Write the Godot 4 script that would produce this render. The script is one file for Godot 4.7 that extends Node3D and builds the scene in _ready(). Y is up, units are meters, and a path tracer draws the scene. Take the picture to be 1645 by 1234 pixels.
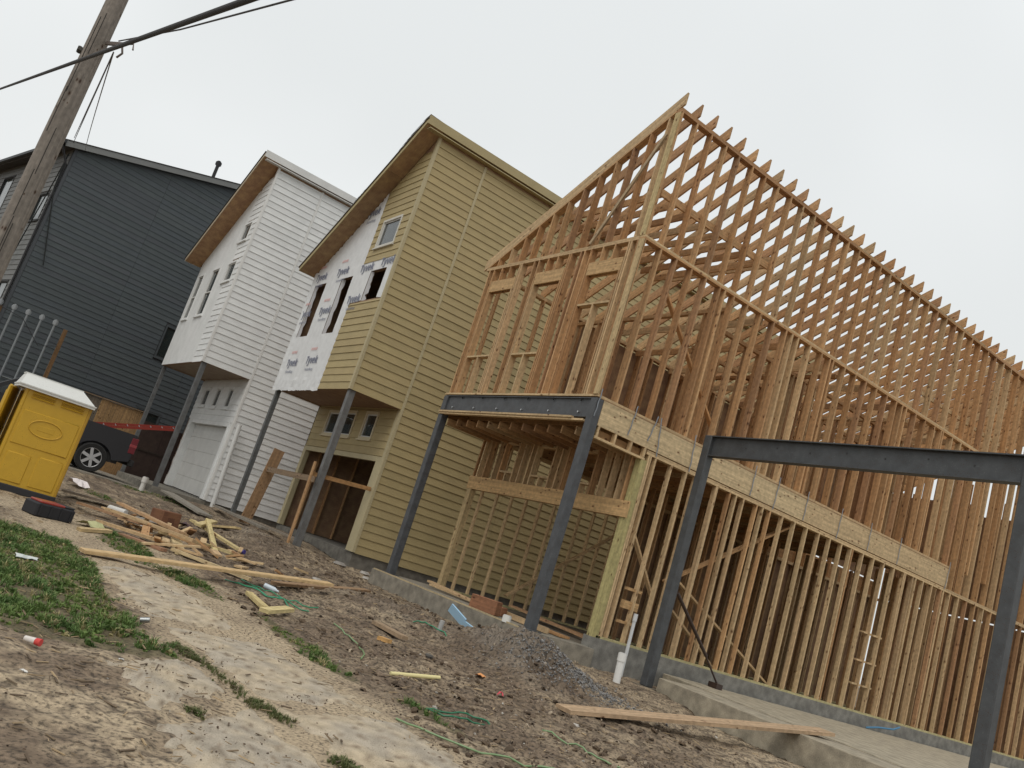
extends Node3D

# ---------------------------------------------------------------- mesh helper
class Q:
	var v := PackedVector3Array()
	var n := PackedVector3Array()
	var uv := PackedVector2Array()
	var c := PackedColorArray()
	var col := Color(1, 1, 1)
	var off := Vector2.ZERO
	func tri(a: Vector3, b: Vector3, d: Vector3, nn: Vector3, ua: Vector2, ub: Vector2, ud: Vector2) -> void:
		if (b - a).cross(d - a).dot(nn) < 0.0:
			var tp := b; b = d; d = tp
			var tu := ub; ub = ud; ud = tu
		v.append(a); v.append(d); v.append(b)
		n.append(nn); n.append(nn); n.append(nn)
		uv.append(ua + off); uv.append(ud + off); uv.append(ub + off)
		c.append(col); c.append(col); c.append(col)
	# corners counter-clockwise seen from outside, ux = direction of the grain
	func quad(a: Vector3, b: Vector3, d: Vector3, e: Vector3, ux := Vector3.ZERO) -> void:
		var nn := (d - a).cross(e - b)
		if nn.length_squared() < 1e-16:
			return
		nn = nn.normalized()
		var u := ux
		if u == Vector3.ZERO or absf(u.dot(nn)) > 0.9:
			u = (b - a)
		u = (u - nn * u.dot(nn)).normalized()
		var w := nn.cross(u)
		var ua := Vector2(a.dot(u), a.dot(w)); var ub := Vector2(b.dot(u), b.dot(w))
		var ud := Vector2(d.dot(u), d.dot(w)); var ue := Vector2(e.dot(u), e.dot(w))
		tri(a, b, d, nn, ua, ub, ud)
		tri(a, d, e, nn, ua, ud, ue)
	# half vectors X, Y, Z right handed; X is the grain direction
	func box(m: Vector3, X: Vector3, Y: Vector3, Z: Vector3) -> void:
		var g := X.normalized()
		quad(m + X - Y - Z, m + X + Y - Z, m + X + Y + Z, m + X - Y + Z)
		quad(m - X - Y - Z, m - X - Y + Z, m - X + Y + Z, m - X + Y - Z)
		quad(m + Y - X - Z, m + Y - X + Z, m + Y + X + Z, m + Y + X - Z, g)
		quad(m - Y - X - Z, m - Y + X - Z, m - Y + X + Z, m - Y - X + Z, g)
		quad(m + Z - X - Y, m + Z + X - Y, m + Z + X + Y, m + Z - X + Y, g)
		quad(m - Z - X - Y, m - Z - X + Y, m - Z + X + Y, m - Z + X - Y, g)
	# axis-aligned box
	func ab(x0: float, x1: float, y0: float, y1: float, z0: float, z1: float) -> void:
		box(Vector3(x0 + x1, y0 + y1, z0 + z1) * 0.5, Vector3((x1 - x0) * 0.5, 0, 0), Vector3(0, (y1 - y0) * 0.5, 0), Vector3(0, 0, (z1 - z0) * 0.5))
	# timber from a to b, w across, h along up
	func beam(a: Vector3, b: Vector3, w: float, h: float, up := Vector3.UP) -> void:
		var d := (b - a)
		var s := d.cross(up)
		if s.length() < 1e-4:
			s = d.cross(Vector3.RIGHT)
		s = s.normalized()
		var t := s.cross(d).normalized()
		box((a + b) * 0.5, d * 0.5, t * h * 0.5, s * w * 0.5)
	# bevelled box
	func bbox(m: Vector3, h: Vector3, bv: float, bas := Basis.IDENTITY) -> void:
		var pts := []
		for lay in [[-h.y, -bv], [-h.y + bv, 0.0], [h.y - bv, 0.0], [h.y, -bv]]:
			var hx: float = h.x + lay[1]; var hz: float = h.z + lay[1]
			var y: float = lay[0]
			pts.append([Vector3(hx - bv, y, hz), Vector3(hx, y, hz - bv), Vector3(hx, y, -hz + bv), Vector3(hx - bv, y, -hz), Vector3(-hx + bv, y, -hz), Vector3(-hx, y, -hz + bv), Vector3(-hx, y, hz - bv), Vector3(-hx + bv, y, hz)])
		for l in 3:
			for i in 8:
				var j := (i + 1) % 8
				quad(m + bas * pts[l][i], m + bas * pts[l][j], m + bas * pts[l + 1][j], m + bas * pts[l + 1][i])
		for i in range(1, 7):
			var a: Vector3 = m + bas * pts[3][0]; var b: Vector3 = m + bas * pts[3][i]; var d: Vector3 = m + bas * pts[3][i + 1]
			tri(a, b, d, bas.y, Vector2(a.x, a.z), Vector2(b.x, b.z), Vector2(d.x, d.z))
			a = m + bas * pts[0][0]; b = m + bas * pts[0][i + 1]; d = m + bas * pts[0][i]
			tri(a, b, d, -bas.y, Vector2(a.x, a.z), Vector2(b.x, b.z), Vector2(d.x, d.z))
	# tube along points with radii
	func tube(p: Array, r: Array, sides := 8, caps := true) -> void:
		var rings := []
		var prevx := Vector3.ZERO
		var ln := 0.0
		var lens := []
		for i in p.size():
			var d: Vector3
			if i == 0: d = p[1] - p[0]
			elif i == p.size() - 1: d = p[i] - p[i - 1]
			else: d = p[i + 1] - p[i - 1]
			d = d.normalized()
			var x := prevx
			if i == 0:
				x = d.cross(Vector3(0.3, 0.1, 0.95))
				if x.length() < 0.1: x = d.cross(Vector3.RIGHT)
			x = (x - d * x.dot(d)).normalized()
			prevx = x
			var y := d.cross(x)
			var ring := []
			for k in sides:
				var an := TAU * k / sides
				ring.append([p[i] + (x * cos(an) + y * sin(an)) * float(r[i % r.size()]), (x * cos(an) + y * sin(an))])
			rings.append(ring)
			if i > 0: ln += (p[i] - p[i - 1]).length()
			lens.append(ln)
		for i in p.size() - 1:
			for k in sides:
				var k2 := (k + 1) % sides
				var per: float = TAU * float(r[i % r.size()]) / sides
				var A = rings[i][k]; var B = rings[i][k2]; var D = rings[i + 1][k2]; var E2 = rings[i + 1][k]
				var ux := [Vector2(lens[i], k * per), Vector2(lens[i], (k + 1) * per), Vector2(lens[i + 1], (k + 1) * per), Vector2(lens[i + 1], k * per)]
				sm(A, B, D, ux[0], ux[1], ux[2]); sm(A, D, E2, ux[0], ux[2], ux[3])
		if caps:
			for e in [0, p.size() - 1]:
				var nn: Vector3 = (p[0] - p[1]).normalized() if e == 0 else (p[e] - p[e - 1]).normalized()
				for k in range(1, sides - 1):
					var i1: int = k + 1 if e == 0 else k
					var i2: int = k if e == 0 else k + 1
					tri(rings[e][0][0], rings[e][i1][0], rings[e][i2][0], nn, Vector2.ZERO, Vector2(0.02, 0), Vector2(0, 0.02))
	func sm(A, B, D, ua: Vector2, ub: Vector2, ud: Vector2) -> void:
		v.append(A[0]); v.append(D[0]); v.append(B[0])
		n.append(A[1]); n.append(D[1]); n.append(B[1])
		uv.append(ua + off); uv.append(ud + off); uv.append(ub + off)
		c.append(col); c.append(col); c.append(col)
	func mesh(m: Material) -> ArrayMesh:
		var arr := []
		arr.resize(Mesh.ARRAY_MAX)
		arr[Mesh.ARRAY_VERTEX] = v; arr[Mesh.ARRAY_NORMAL] = n; arr[Mesh.ARRAY_TEX_UV] = uv; arr[Mesh.ARRAY_COLOR] = c
		var am := ArrayMesh.new()
		am.add_surface_from_arrays(Mesh.PRIMITIVE_TRIANGLES, arr)
		am.surface_set_material(0, m)
		return am

var R := RandomNumberGenerator.new()
var M := {}
var names := {}

func numbered(nm: String) -> String:
	var k: int = names.get(nm, 0)
	names[nm] = k + 1
	return nm if k == 0 else "%s_%03d" % [nm, k]

func thing(nm: String, label: String, cat: String, at := Vector3.ZERO, turn := 0.0, group := "") -> Node3D:
	var o := Node3D.new()
	o.name = numbered(nm)
	add_child(o)
	o.position = at; o.rotation.y = turn
	o.set_meta("label", label); o.set_meta("category", cat)
	if group != "": o.set_meta("group", group)
	return o

func part(par: Node, nm: String, q: Q, m: Material) -> MeshInstance3D:
	var o := MeshInstance3D.new()
	o.name = nm
	o.mesh = q.mesh(m)
	par.add_child(o, true)
	return o

func sub(par: Node, nm: String) -> Node3D:
	var o := Node3D.new()
	o.name = nm
	par.add_child(o, true)
	return o

func single(nm: String, q: Q, m: Material, label: String, cat: String, group := "") -> MeshInstance3D:
	var o := part(self, numbered(nm), q, m)
	o.set_meta("label", label); o.set_meta("category", cat)
	if group != "": o.set_meta("group", group)
	return o

func struct(nm: String, q: Q, m: Material) -> MeshInstance3D:
	var o := part(self, numbered(nm), q, m)
	o.set_meta("kind", "structure")
	return o

func stuff(o: Node, label: String, cat: String) -> void:
	o.set_meta("kind", "stuff"); o.set_meta("label", label); o.set_meta("category", cat)

# one piece of timber as a part
func lumber(par: Node, nm: String, a: Vector3, b: Vector3, w: float, h: float, up := Vector3.UP, tint := Color(0, 0, 0), m: Material = null) -> MeshInstance3D:
	var q := Q.new()
	q.col = pine() if tint == Color(0, 0, 0) else tint
	q.off = Vector2(R.randf() * 7.0, R.randf() * 5.0)
	q.beam(a, b, w, h, up)
	return part(par, nm, q, M.wood if m == null else m)

func pine(k := 1.0) -> Color:
	var t := R.randf()
	var c := Color(0.69, 0.43, 0.215).lerp(Color(0.53, 0.285, 0.125), t)
	if R.randf() < 0.18: c = c.lerp(Color(0.47, 0.265, 0.145), 0.6)
	if R.randf() < 0.18: c = c.lerp(Color(0.73, 0.53, 0.30), 0.7)
	var b := R.randf_range(0.82, 1.12) * k
	return Color(c.r * b, c.g * b, c.b * b)

func blond() -> Color:
	var b := R.randf_range(0.92, 1.08)
	return Color(0.75 * b, 0.55 * b, 0.31 * b).lerp(Color(0.66, 0.45, 0.25), R.randf() * 0.7)

# ---------------------------------------------------------------- textures
func noise_bytes(w: int, h: int, freq: float, sd: int, oct := 4, kind := FastNoiseLite.TYPE_SIMPLEX_SMOOTH) -> PackedByteArray:
	var f := FastNoiseLite.new()
	f.seed = sd; f.frequency = freq; f.fractal_octaves = oct; f.noise_type = kind
	var im := f.get_seamless_image(w, h, false, false, 0.12, true)
	im.convert(Image.FORMAT_L8)
	return im.get_data()

func stretch(d: PackedByteArray, w: int, h: int, sx: int) -> PackedByteArray:
	# sample every pixel of a noise image sx times more slowly along x (wood grain)
	var o := PackedByteArray(); o.resize(w * h)
	for y in h:
		for x in w:
			var fx := float(x) / sx
			var i := int(fx); var t := fx - i
			var a := d[y * w + i % w]; var b := d[y * w + (i + 1) % w]
			o[y * w + x] = int(a + (b - a) * t)
	return o

func tex_from(w: int, h: int, f: Callable) -> ImageTexture:
	var im := Image.create(w, h, false, Image.FORMAT_RGB8)
	for y in h:
		for x in w:
			im.set_pixel(x, y, f.call(x, y))
	im.generate_mipmaps()
	return ImageTexture.create_from_image(im)

func normal_from(d: PackedByteArray, w: int, h: int, k: float) -> ImageTexture:
	var im := Image.create_from_data(w, h, false, Image.FORMAT_L8, d)
	im.convert(Image.FORMAT_RGBA8)
	im.bump_map_to_normal_map(k)
	im.generate_mipmaps()
	return ImageTexture.create_from_image(im)

func std(albedo: Color, rough := 0.8, metal := 0.0) -> StandardMaterial3D:
	var m := StandardMaterial3D.new()
	m.albedo_color = albedo.linear_to_srgb()
	m.roughness = rough; m.metallic = metal
	m.vertex_color_use_as_albedo = true
	return m

func make_materials() -> void:
	# --- timber
	var W := 1024; var H := 256
	var gfine := stretch(noise_bytes(W, H, 0.13, 3, 3), W, H, 60)
	var gmid := stretch(noise_bytes(W, H, 0.03, 8, 3), W, H, 26)
	var gdirt := noise_bytes(W, H, 0.02, 5, 4)
	var knots := []
	for i in 13:
		knots.append([R.randf() * W, R.randf() * H, R.randf_range(3, 8)])
	var wd := tex_from(W, H, func(x, y):
		var i: int = y * W + x
		var g := 0.88 + 0.10 * (gfine[i] / 255.0 - 0.5) + 0.20 * (gmid[i] / 255.0 - 0.5) + 0.16 * (gdirt[i] / 255.0 - 0.5)
		var kk := 0.0
		for k in knots:
			var dx: float = (x - k[0]) * 0.62; var dy: float = y - k[1]
			var d2: float = (dx * dx + dy * dy) / (k[2] * k[2])
			if d2 < 4.0: kk = maxf(kk, exp(-d2 * 1.1))
		return Color(g * (1.0 - 0.58 * kk), g * (1.0 - 0.70 * kk), g * (1.0 - 0.78 * kk)))
	var wn := normal_from(gfine, W, H, 1.5)
	var m := std(Color(1, 1, 1), 0.86)
	m.albedo_texture = wd; m.normal_enabled = true; m.normal_texture = wn; m.normal_scale = 0.35
	m.uv1_scale = Vector3(1.0 / 2.3, 1.0 / 0.5, 1)
	M.wood = m
	# --- blotchy (plywood, panels, painted timber)
	var pl := noise_bytes(512, 512, 0.012, 21, 5)
	var pf := stretch(noise_bytes(512, 512, 0.14, 22, 3), 512, 512, 8)
	var ply := tex_from(512, 512, func(x, y):
		var i: int = y * 512 + x
		var g := 0.86 + 0.18 * (pl[i] / 255.0 - 0.5) + 0.14 * (pf[i] / 255.0 - 0.5)
		return Color(g, g * (0.97 + 0.06 * (pl[i] / 255.0 - 0.5)), g * 0.96))
	m = std(Color(1, 1, 1), 0.85)
	m.albedo_texture = ply; m.uv1_scale = Vector3(1.0 / 2.0, 1.0 / 2.0, 1)
	M.ply = m
	# --- cement board siding and trim
	var sf := noise_bytes(512, 512, 0.10, 31, 4)
	var sg := noise_bytes(512, 512, 0.008, 32, 4)
	var sid := tex_from(512, 512, func(x, y):
		var i: int = y * 512 + x
		var g := 0.94 + 0.045 * (sf[i] / 255.0 - 0.5) + 0.06 * (sg[i] / 255.0 - 0.5)
		return Color(g, g, g * 0.995))
	m = std(Color(1, 1, 1), 0.7)
	m.albedo_texture = sid; m.uv1_scale = Vector3(1.0 / 3.1, 1.0 / 3.1, 1)
	m.normal_enabled = true; m.normal_texture = normal_from(stretch(sf, 512, 512, 5), 512, 512, 1.2); m.normal_scale = 0.25
	M.siding = m
	# --- concrete
	var cf := noise_bytes(512, 512, 0.16, 41, 3)
	var cg := noise_bytes(512, 512, 0.012, 42, 5)
	var cc := noise_bytes(512, 512, 0.03, 43, 2, FastNoiseLite.TYPE_CELLULAR)
	var con := tex_from(512, 512, func(x, y):
		var i: int = y * 512 + x
		var g := 0.82 + 0.16 * (cf[i] / 255.0 - 0.5) + 0.26 * (cg[i] / 255.0 - 0.5) - 0.10 * maxf(0.0, 0.35 - cc[i] / 255.0)
		return Color(g, g * 0.98, g * 0.94))
	m = std(Color(1, 1, 1), 0.92)
	m.albedo_texture = con; m.uv1_triplanar = true; m.uv1_world_triplanar = true; m.uv1_scale = Vector3(0.55, 0.55, 0.55)
	m.normal_enabled = true; m.normal_texture = normal_from(cf, 512, 512, 2.0); m.normal_scale = 0.4
	M.concrete = m
	# --- earth: pale grit and dark crumbs over the vertex colour
	var e1 := noise_bytes(1024, 1024, 0.22, 51, 3)
	var e2 := noise_bytes(1024, 1024, 0.035, 52, 5)
	var e3 := noise_bytes(1024, 1024, 0.07, 53, 2, FastNoiseLite.TYPE_CELLULAR)
	var ear := tex_from(1024, 1024, func(x, y):
		var i: int = y * 1024 + x
		var a := e1[i] / 255.0; var b := e2[i] / 255.0; var cl := e3[i] / 255.0
		var g := 0.84 + 0.24 * (a - 0.5) + 0.34 * (b - 0.5)
		if b < 0.34: g *= 0.78
		if a < 0.16: g *= 0.7
		if a > 0.82 and cl > 0.4: g += 0.12
		g = clampf(g, 0.12, 1.0)
		return Color(g, g * 0.975, g * 0.94))
	m = std(Color(1, 1, 1), 0.96)
	m.albedo_texture = ear; m.uv1_scale = Vector3(1.0 / 1.7, 1.0 / 1.7, 1)
	m.normal_enabled = true; m.normal_texture = normal_from(e1, 1024, 1024, 3.0); m.normal_scale = 0.6
	M.earth = m
	# --- worn pavement
	m = std(Color(1, 1, 1), 0.94)
	var pv := tex_from(512, 512, func(x, y):
		var i: int = y * 512 + x
		var g := 0.88 + 0.13 * (cf[i] / 255.0 - 0.5) + 0.20 * (cg[i] / 255.0 - 0.5)
		if cf[i] < 52: g *= 0.72
		return Color(g, g * 0.985, g * 0.955))
	m.albedo_texture = pv; m.uv1_scale = Vector3(0.62, 0.62, 1)
	m.normal_enabled = true; m.normal_texture = normal_from(cf, 512, 512, 2.0); m.normal_scale = 0.45
	M.pave = m
	# --- painted steel
	m = std(Color(1, 1, 1), 0.55)
	var stl := tex_from(512, 512, func(x, y):
		var i: int = y * 512 + x
		var g := 0.80 + 0.12 * (sg[i] / 255.0 - 0.5) + 0.10 * (cg[i] / 255.0 - 0.5)
		var col := Color(g, g, g)
		if sf[i] > 196 and cg[i] > 128: col = Color(1.0, 0.98, 0.94)
		if cf[i] < 60 and cg[i] < 112: col = Color(g * 0.95, g * 0.62, g * 0.42)
		return col)
	m.albedo_texture = stl; m.uv1_triplanar = true; m.uv1_world_triplanar = true; m.uv1_scale = Vector3(0.7, 0.7, 0.7)
	M.steel = m
	# --- plastic shell of the toilet
	m = std(Color(1, 1, 1), 0.42)
	var tlt := tex_from(512, 512, func(x, y):
		var i: int = y * 512 + x
		var g := 0.94 + 0.05 * (sg[i] / 255.0 - 0.5)
		if sf[i] > 190 and sg[i] > 168: g *= 0.80
		if cf[i] < 38: g *= 0.93
		return Color(g, g, g * 0.99))
	m.albedo_texture = tlt; m.uv1_triplanar = true; m.uv1_scale = Vector3(0.9, 0.9, 0.9)
	M.plastic = m
	M.plain = std(Color(1, 1, 1), 0.75)
	M.gloss = std(Color(1, 1, 1), 0.28)
	m = std(Color(1, 1, 1), 0.38, 0.0); m.metallic_specular = 0.35; m.clearcoat_enabled = true; m.clearcoat = 0.25
	M.carpaint = m
	M.metal = std(Color(1, 1, 1), 0.35, 0.85)
	M.galv = std(Color(1, 1, 1), 0.5, 0.35)
	m = std(Color(1, 1, 1), 0.9); m.rim_enabled = true; m.rim = 0.2
	M.rubber = m
	# wrap: slightly translucent woven sheet
	m = std(Color(1, 1, 1), 0.55)
	m.albedo_texture = sid; m.uv1_scale = Vector3(0.7, 0.7, 1)
	M.wrap = m
	# glass
	m = StandardMaterial3D.new()
	m.albedo_color = Color(0.25, 0.29, 0.29, 0.35); m.transparency = BaseMaterial3D.TRANSPARENCY_ALPHA
	m.roughness = 0.03; m.metallic_specular = 0.45
	M.glass = m
	m = std(Color(1, 1, 1), 0.8)
	m.backlight_enabled = true; m.backlight = Color(0.25, 0.32, 0.08)
	M.leaf = m

# ---------------------------------------------------------------- ground
var CP := [[0, .3, -.31], [2.5, .35, -.32], [5, .35, -.33], [6.4, -1.6, -.30], [7.8, -1.6, -.48], [9.6, -1.6, -.48], [12, -1.5, -.55], [-3, .9, -.14], [-8.6, .9, -.02], [-11.6, 2.4, -.24], [-12, 4.3, -.17], [-9, 5, -.26], [-1.9, 6.7, -.60], [1, 5, -.47], [5, 6.6, -.55], [2.9, 1.7, -.38], [9, 6.5, -.66], [12, 6, -.70], [12, 8, -.70], [16, 9, -.74], [10, 4, -.60], [8, 2, -.50], [-20, 5, -.3], [-20, 12, -.6], [-5, 9, -.65], [-6, -10, -.1], [2, -10, -.2], [15, -10, -.4], [6, 12, -.75], [20, 0, -.6], [-18, 0, -.3], [-3, 4, -.35], [-12, 7.5, -.4], [5, 9, -.66], [-5.5, .5, -.1], [20, 14, -.8], [-2.9, -.6, -.28], [-2.5, -3, -.32], [-11.1, .4, -.34], [-10.9, -2, -.36], [-2.0, 0.3, -.24]]
var GG := PackedFloat32Array()
const GX0 := -40.0
const GZ0 := -30.0
const GNX := 141
const GNZ := 103
var na := FastNoiseLite.new()
var nb := FastNoiseLite.new()
var nc := FastNoiseLite.new()

func make_height_table() -> void:
	GG.resize(GNX * GNZ)
	for j in GNZ:
		for i in GNX:
			var x := GX0 + i * 0.5; var z := GZ0 + j * 0.5
			var s := 0.0; var t := 0.0
			for p in CP:
				var d: float = (p[0] - x) * (p[0] - x) + (p[1] - z) * (p[1] - z) + 0.6
				var w := 1.0 / (d * d)
				s += w * p[2]; t += w
			GG[j * GNX + i] = s / t
	na.seed = 5; na.frequency = 0.55; na.fractal_octaves = 3
	nb.seed = 9; nb.frequency = 3.0; nb.fractal_octaves = 4
	nc.seed = 14; nc.frequency = 0.22; nc.fractal_octaves = 3

func gnd(x: float, z: float) -> float:
	var fx := clampf((x - GX0) * 2.0, 0.0, GNX - 1.01); var fz := clampf((z - GZ0) * 2.0, 0.0, GNZ - 1.01)
	var i := int(fx); var j := int(fz)
	var a := fx - i; var b := fz - j
	var k := j * GNX + i
	return lerpf(lerpf(GG[k], GG[k + 1], a), lerpf(GG[k + GNX], GG[k + GNX + 1], a), b)

func under_house(x: float, z: float) -> bool:
	if z < 0.12 and x > -0.05 and x < 5.1: return true
	if x > 5.9 and x < 13.9 and z < -2.0: return true
	if x > -8.4 and x < -3.2 and z < -0.7: return true
	if x > -17.2 and x < -11.7 and z < 0.6: return true
	return false

func path_mask(x: float, z: float) -> float:
	var zc := 5.75 - 0.055 * (x - 6.0)
	if x < 5.0: zc += (5.0 - x) * 0.14
	var d := absf(z - zc - 0.25 * na.get_noise_2d(x * 0.9, 40.0))
	return smoothstep(1.05, 0.62, d + 0.35 * nb.get_noise_2d(x * 0.5, z * 0.5)) * smoothstep(-3.5, 0.5, x)

func mound(x: float, z: float) -> float:
	var u := (x - 6.75) * 0.75 + (z - 1.15) * 0.35; var w := (z - 1.15) * 0.9 - (x - 6.75) * 0.25
	var h := 0.44 * exp(-(u * u * 1.1 + w * w * 1.7))
	u = x - 4.3; w = z - 2.1
	h += 0.16 * exp(-(u * u * 0.9 + w * w * 1.6))
	u = x + 2.2; w = z - 2.2
	h += 0.16 * exp(-(u * u * 0.25 + w * w * 1.3))
	return h

func earth_y(x: float, z: float) -> float:
	var pm := path_mask(x, z)
	var r := 0.035 * na.get_noise_2d(x, z) + 0.028 * nb.get_noise_2d(x, z) * (1.0 - 0.75 * pm)
	var mnd := mound(x, z)
	r += mnd * (1.0 + 0.5 * nb.get_noise_2d(x * 1.3, z * 1.3))
	if z < 4.8 and x > -12: r += (0.055 * absf(nb.get_noise_2d(x * 1.6 + 30.0, z * 1.6)) + 0.03 * nc.get_noise_2d(x * 9.0, z * 9.0)) * smoothstep(4.8, 4.2, z)
	return gnd(x, z) + r

func earth_col(x: float, z: float) -> Color:
	var sand := Color(0.60, 0.505, 0.37); var brown := Color(0.27, 0.21, 0.155); var dark := Color(0.105, 0.08, 0.06)
	var pm := path_mask(x, z)
	var n1 := nc.get_noise_2d(x * 3.0 + 7.0, z * 3.0) + 0.55 * nb.get_noise_2d(x * 0.8, z * 0.8)
	var n2 := nb.get_noise_2d(x * 2.6 - 20.0, z * 2.6 + 11.0)
	var t := clampf(0.42 + 0.8 * n1, 0.0, 1.0)
	if x > 9.6 and z > 6.7: t = clampf(0.62 + 1.2 * n1 + 0.25 * sin(z * 5.0 + x * 2.4 + 3.0 * na.get_noise_2d(x, z)), 0.0, 1.0)
	if z < 4.9 and z > 1.0: t = clampf(t - 0.22, 0.0, 1.0)
	if z < 1.2 and z > -2.2 and x > 5.0: t = clampf(t + 0.25, 0.0, 1.0)
	var c := brown.lerp(sand, t)
	c = c.lerp(dark, clampf(n2 * 2.3 - 0.05 + (0.22 if z < 4.9 else 0.0), 0.0, 0.85) * (1.0 - pm * 0.75))
	c = c.lerp(sand, pm * clampf(0.82 + 0.5 * n1, 0.3, 1.0))
	var md := mound(x, z)
	if md > 0.06: c = c.lerp(Color(0.165, 0.13, 0.10).lerp(Color(0.27, 0.24, 0.21), clampf(0.4 + n1 * 1.5, 0.0, 1.0)), clampf(md * 3.5, 0.0, 0.9))
	if grass_mask(x, z) > 0.35: c = c.lerp(Color(0.13, 0.12, 0.06), 0.75)
	return c

func grass_mask(x: float, z: float) -> float:
	var w := 0.22 * na.get_noise_2d(x * 1.4, z * 1.4 + 9.0)
	var m := 0.0
	# verge between path and street, left foreground
	if x < 9.9 and z > 6.0 and z < 10.5:
		var lo := 6.62 - 0.03 * (x - 5.0)
		var hi := 7.9 if x > 7.5 else 10.5
		var inner := minf(minf(z - lo, hi - z), minf(9.35 - x, x - 3.7))
		m = smoothstep(-0.08, 0.16, inner + w)
	# broken tufts on the building side of the path
	for s in [[3.3, 5.75, 1.35, 0.36], [4.9, 5.35, 1.2, 0.26], [7.3, 4.75, 0.9, 0.2], [8.4, 4.75, 0.6, 0.13], [-7.5, 2.6, 2.0, 0.5], [-9.5, 3.3, 1.5, 0.35], [-4.6, 4.9, 1.2, 0.3], [9.9, 4.35, 0.7, 0.1]]:
		var d: float = pow((x - s[0]) / s[2], 2.0) + pow((z - s[1] + 0.12 * (x - s[0])) / s[3], 2.0)
		m = maxf(m, smoothstep(1.1, 0.3, d + w * 2.5) * 0.8)
	return m

func axis_lines(segs: Array) -> PackedFloat32Array:
	var o := PackedFloat32Array()
	for s in segs:
		var x: float = s[0]
		while x < s[1] - 1e-4:
			o.append(x); x += s[2]
	o.append(segs[-1][1])
	return o

func make_ground() -> void:
	var xs := axis_lines([[-400, -100, 60], [-100, -40, 12], [-40, -16, 1.2], [-16, -4, 0.2], [-4, 4, 0.09], [4, 13.6, 0.05], [13.6, 20, 0.4], [20, 40, 4], [40, 200, 40]])
	var zs := axis_lines([[-300, -60, 60], [-60, -20, 8], [-20, -3, 1.0], [-3, -0.4, 0.12], [-0.4, 8.6, 0.05], [8.6, 12, 0.2], [12, 30, 3], [30, 200, 34]])
	var nx := xs.size(); var nz := zs.size()
	var v := PackedVector3Array(); var nn := PackedVector3Array(); var uv := PackedVector2Array(); var c := PackedColorArray(); var idx := PackedInt32Array()
	v.resize(nx * nz); nn.resize(nx * nz); uv.resize(nx * nz); c.resize(nx * nz)
	for j in nz:
		for i in nx:
			var x := xs[i]; var z := zs[j]
			var k := j * nx + i
			var y := 0.0
			if x < -16 or x > 16 or z < -2.6 or z > 12:
				y = gnd(x, z) - (0.6 if under_house(x, z) else 0.0)
				c[k] = Color(0.25, 0.19, 0.125)
			else:
				y = earth_y(x, z)
				if under_house(x, z): y = gnd(x, z) - 0.6
				c[k] = earth_col(x, z)
			v[k] = Vector3(x, y, z)
			uv[k] = Vector2(x, z) + Vector2(0.12 * na.get_noise_2d(x * 0.7, z * 0.7), 0.12 * na.get_noise_2d(z * 0.7, x * 0.7 + 50.0))
	for j in nz:
		for i in nx:
			var k := j * nx + i
			var l := v[j * nx + maxi(i - 1, 0)]; var r := v[j * nx + mini(i + 1, nx - 1)]
			var u := v[maxi(j - 1, 0) * nx + i]; var d := v[mini(j + 1, nz - 1) * nx + i]
			nn[k] = (d - u).cross(r - l).normalized()
	for j in nz - 1:
		for i in nx - 1:
			var k := j * nx + i
			idx.append_array(PackedInt32Array([k, k + 1, k + nx, k + 1, k + nx + 1, k + nx]))
	var arr := []
	arr.resize(Mesh.ARRAY_MAX)
	arr[Mesh.ARRAY_VERTEX] = v; arr[Mesh.ARRAY_NORMAL] = nn; arr[Mesh.ARRAY_TEX_UV] = uv; arr[Mesh.ARRAY_COLOR] = c; arr[Mesh.ARRAY_INDEX] = idx
	var am := ArrayMesh.new()
	am.add_surface_from_arrays(Mesh.PRIMITIVE_TRIANGLES, arr)
	am.surface_set_material(0, M.earth)
	var o := MeshInstance3D.new()
	o.name = "ground"; o.mesh = am
	add_child(o)
	o.set_meta("kind", "structure")

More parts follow.
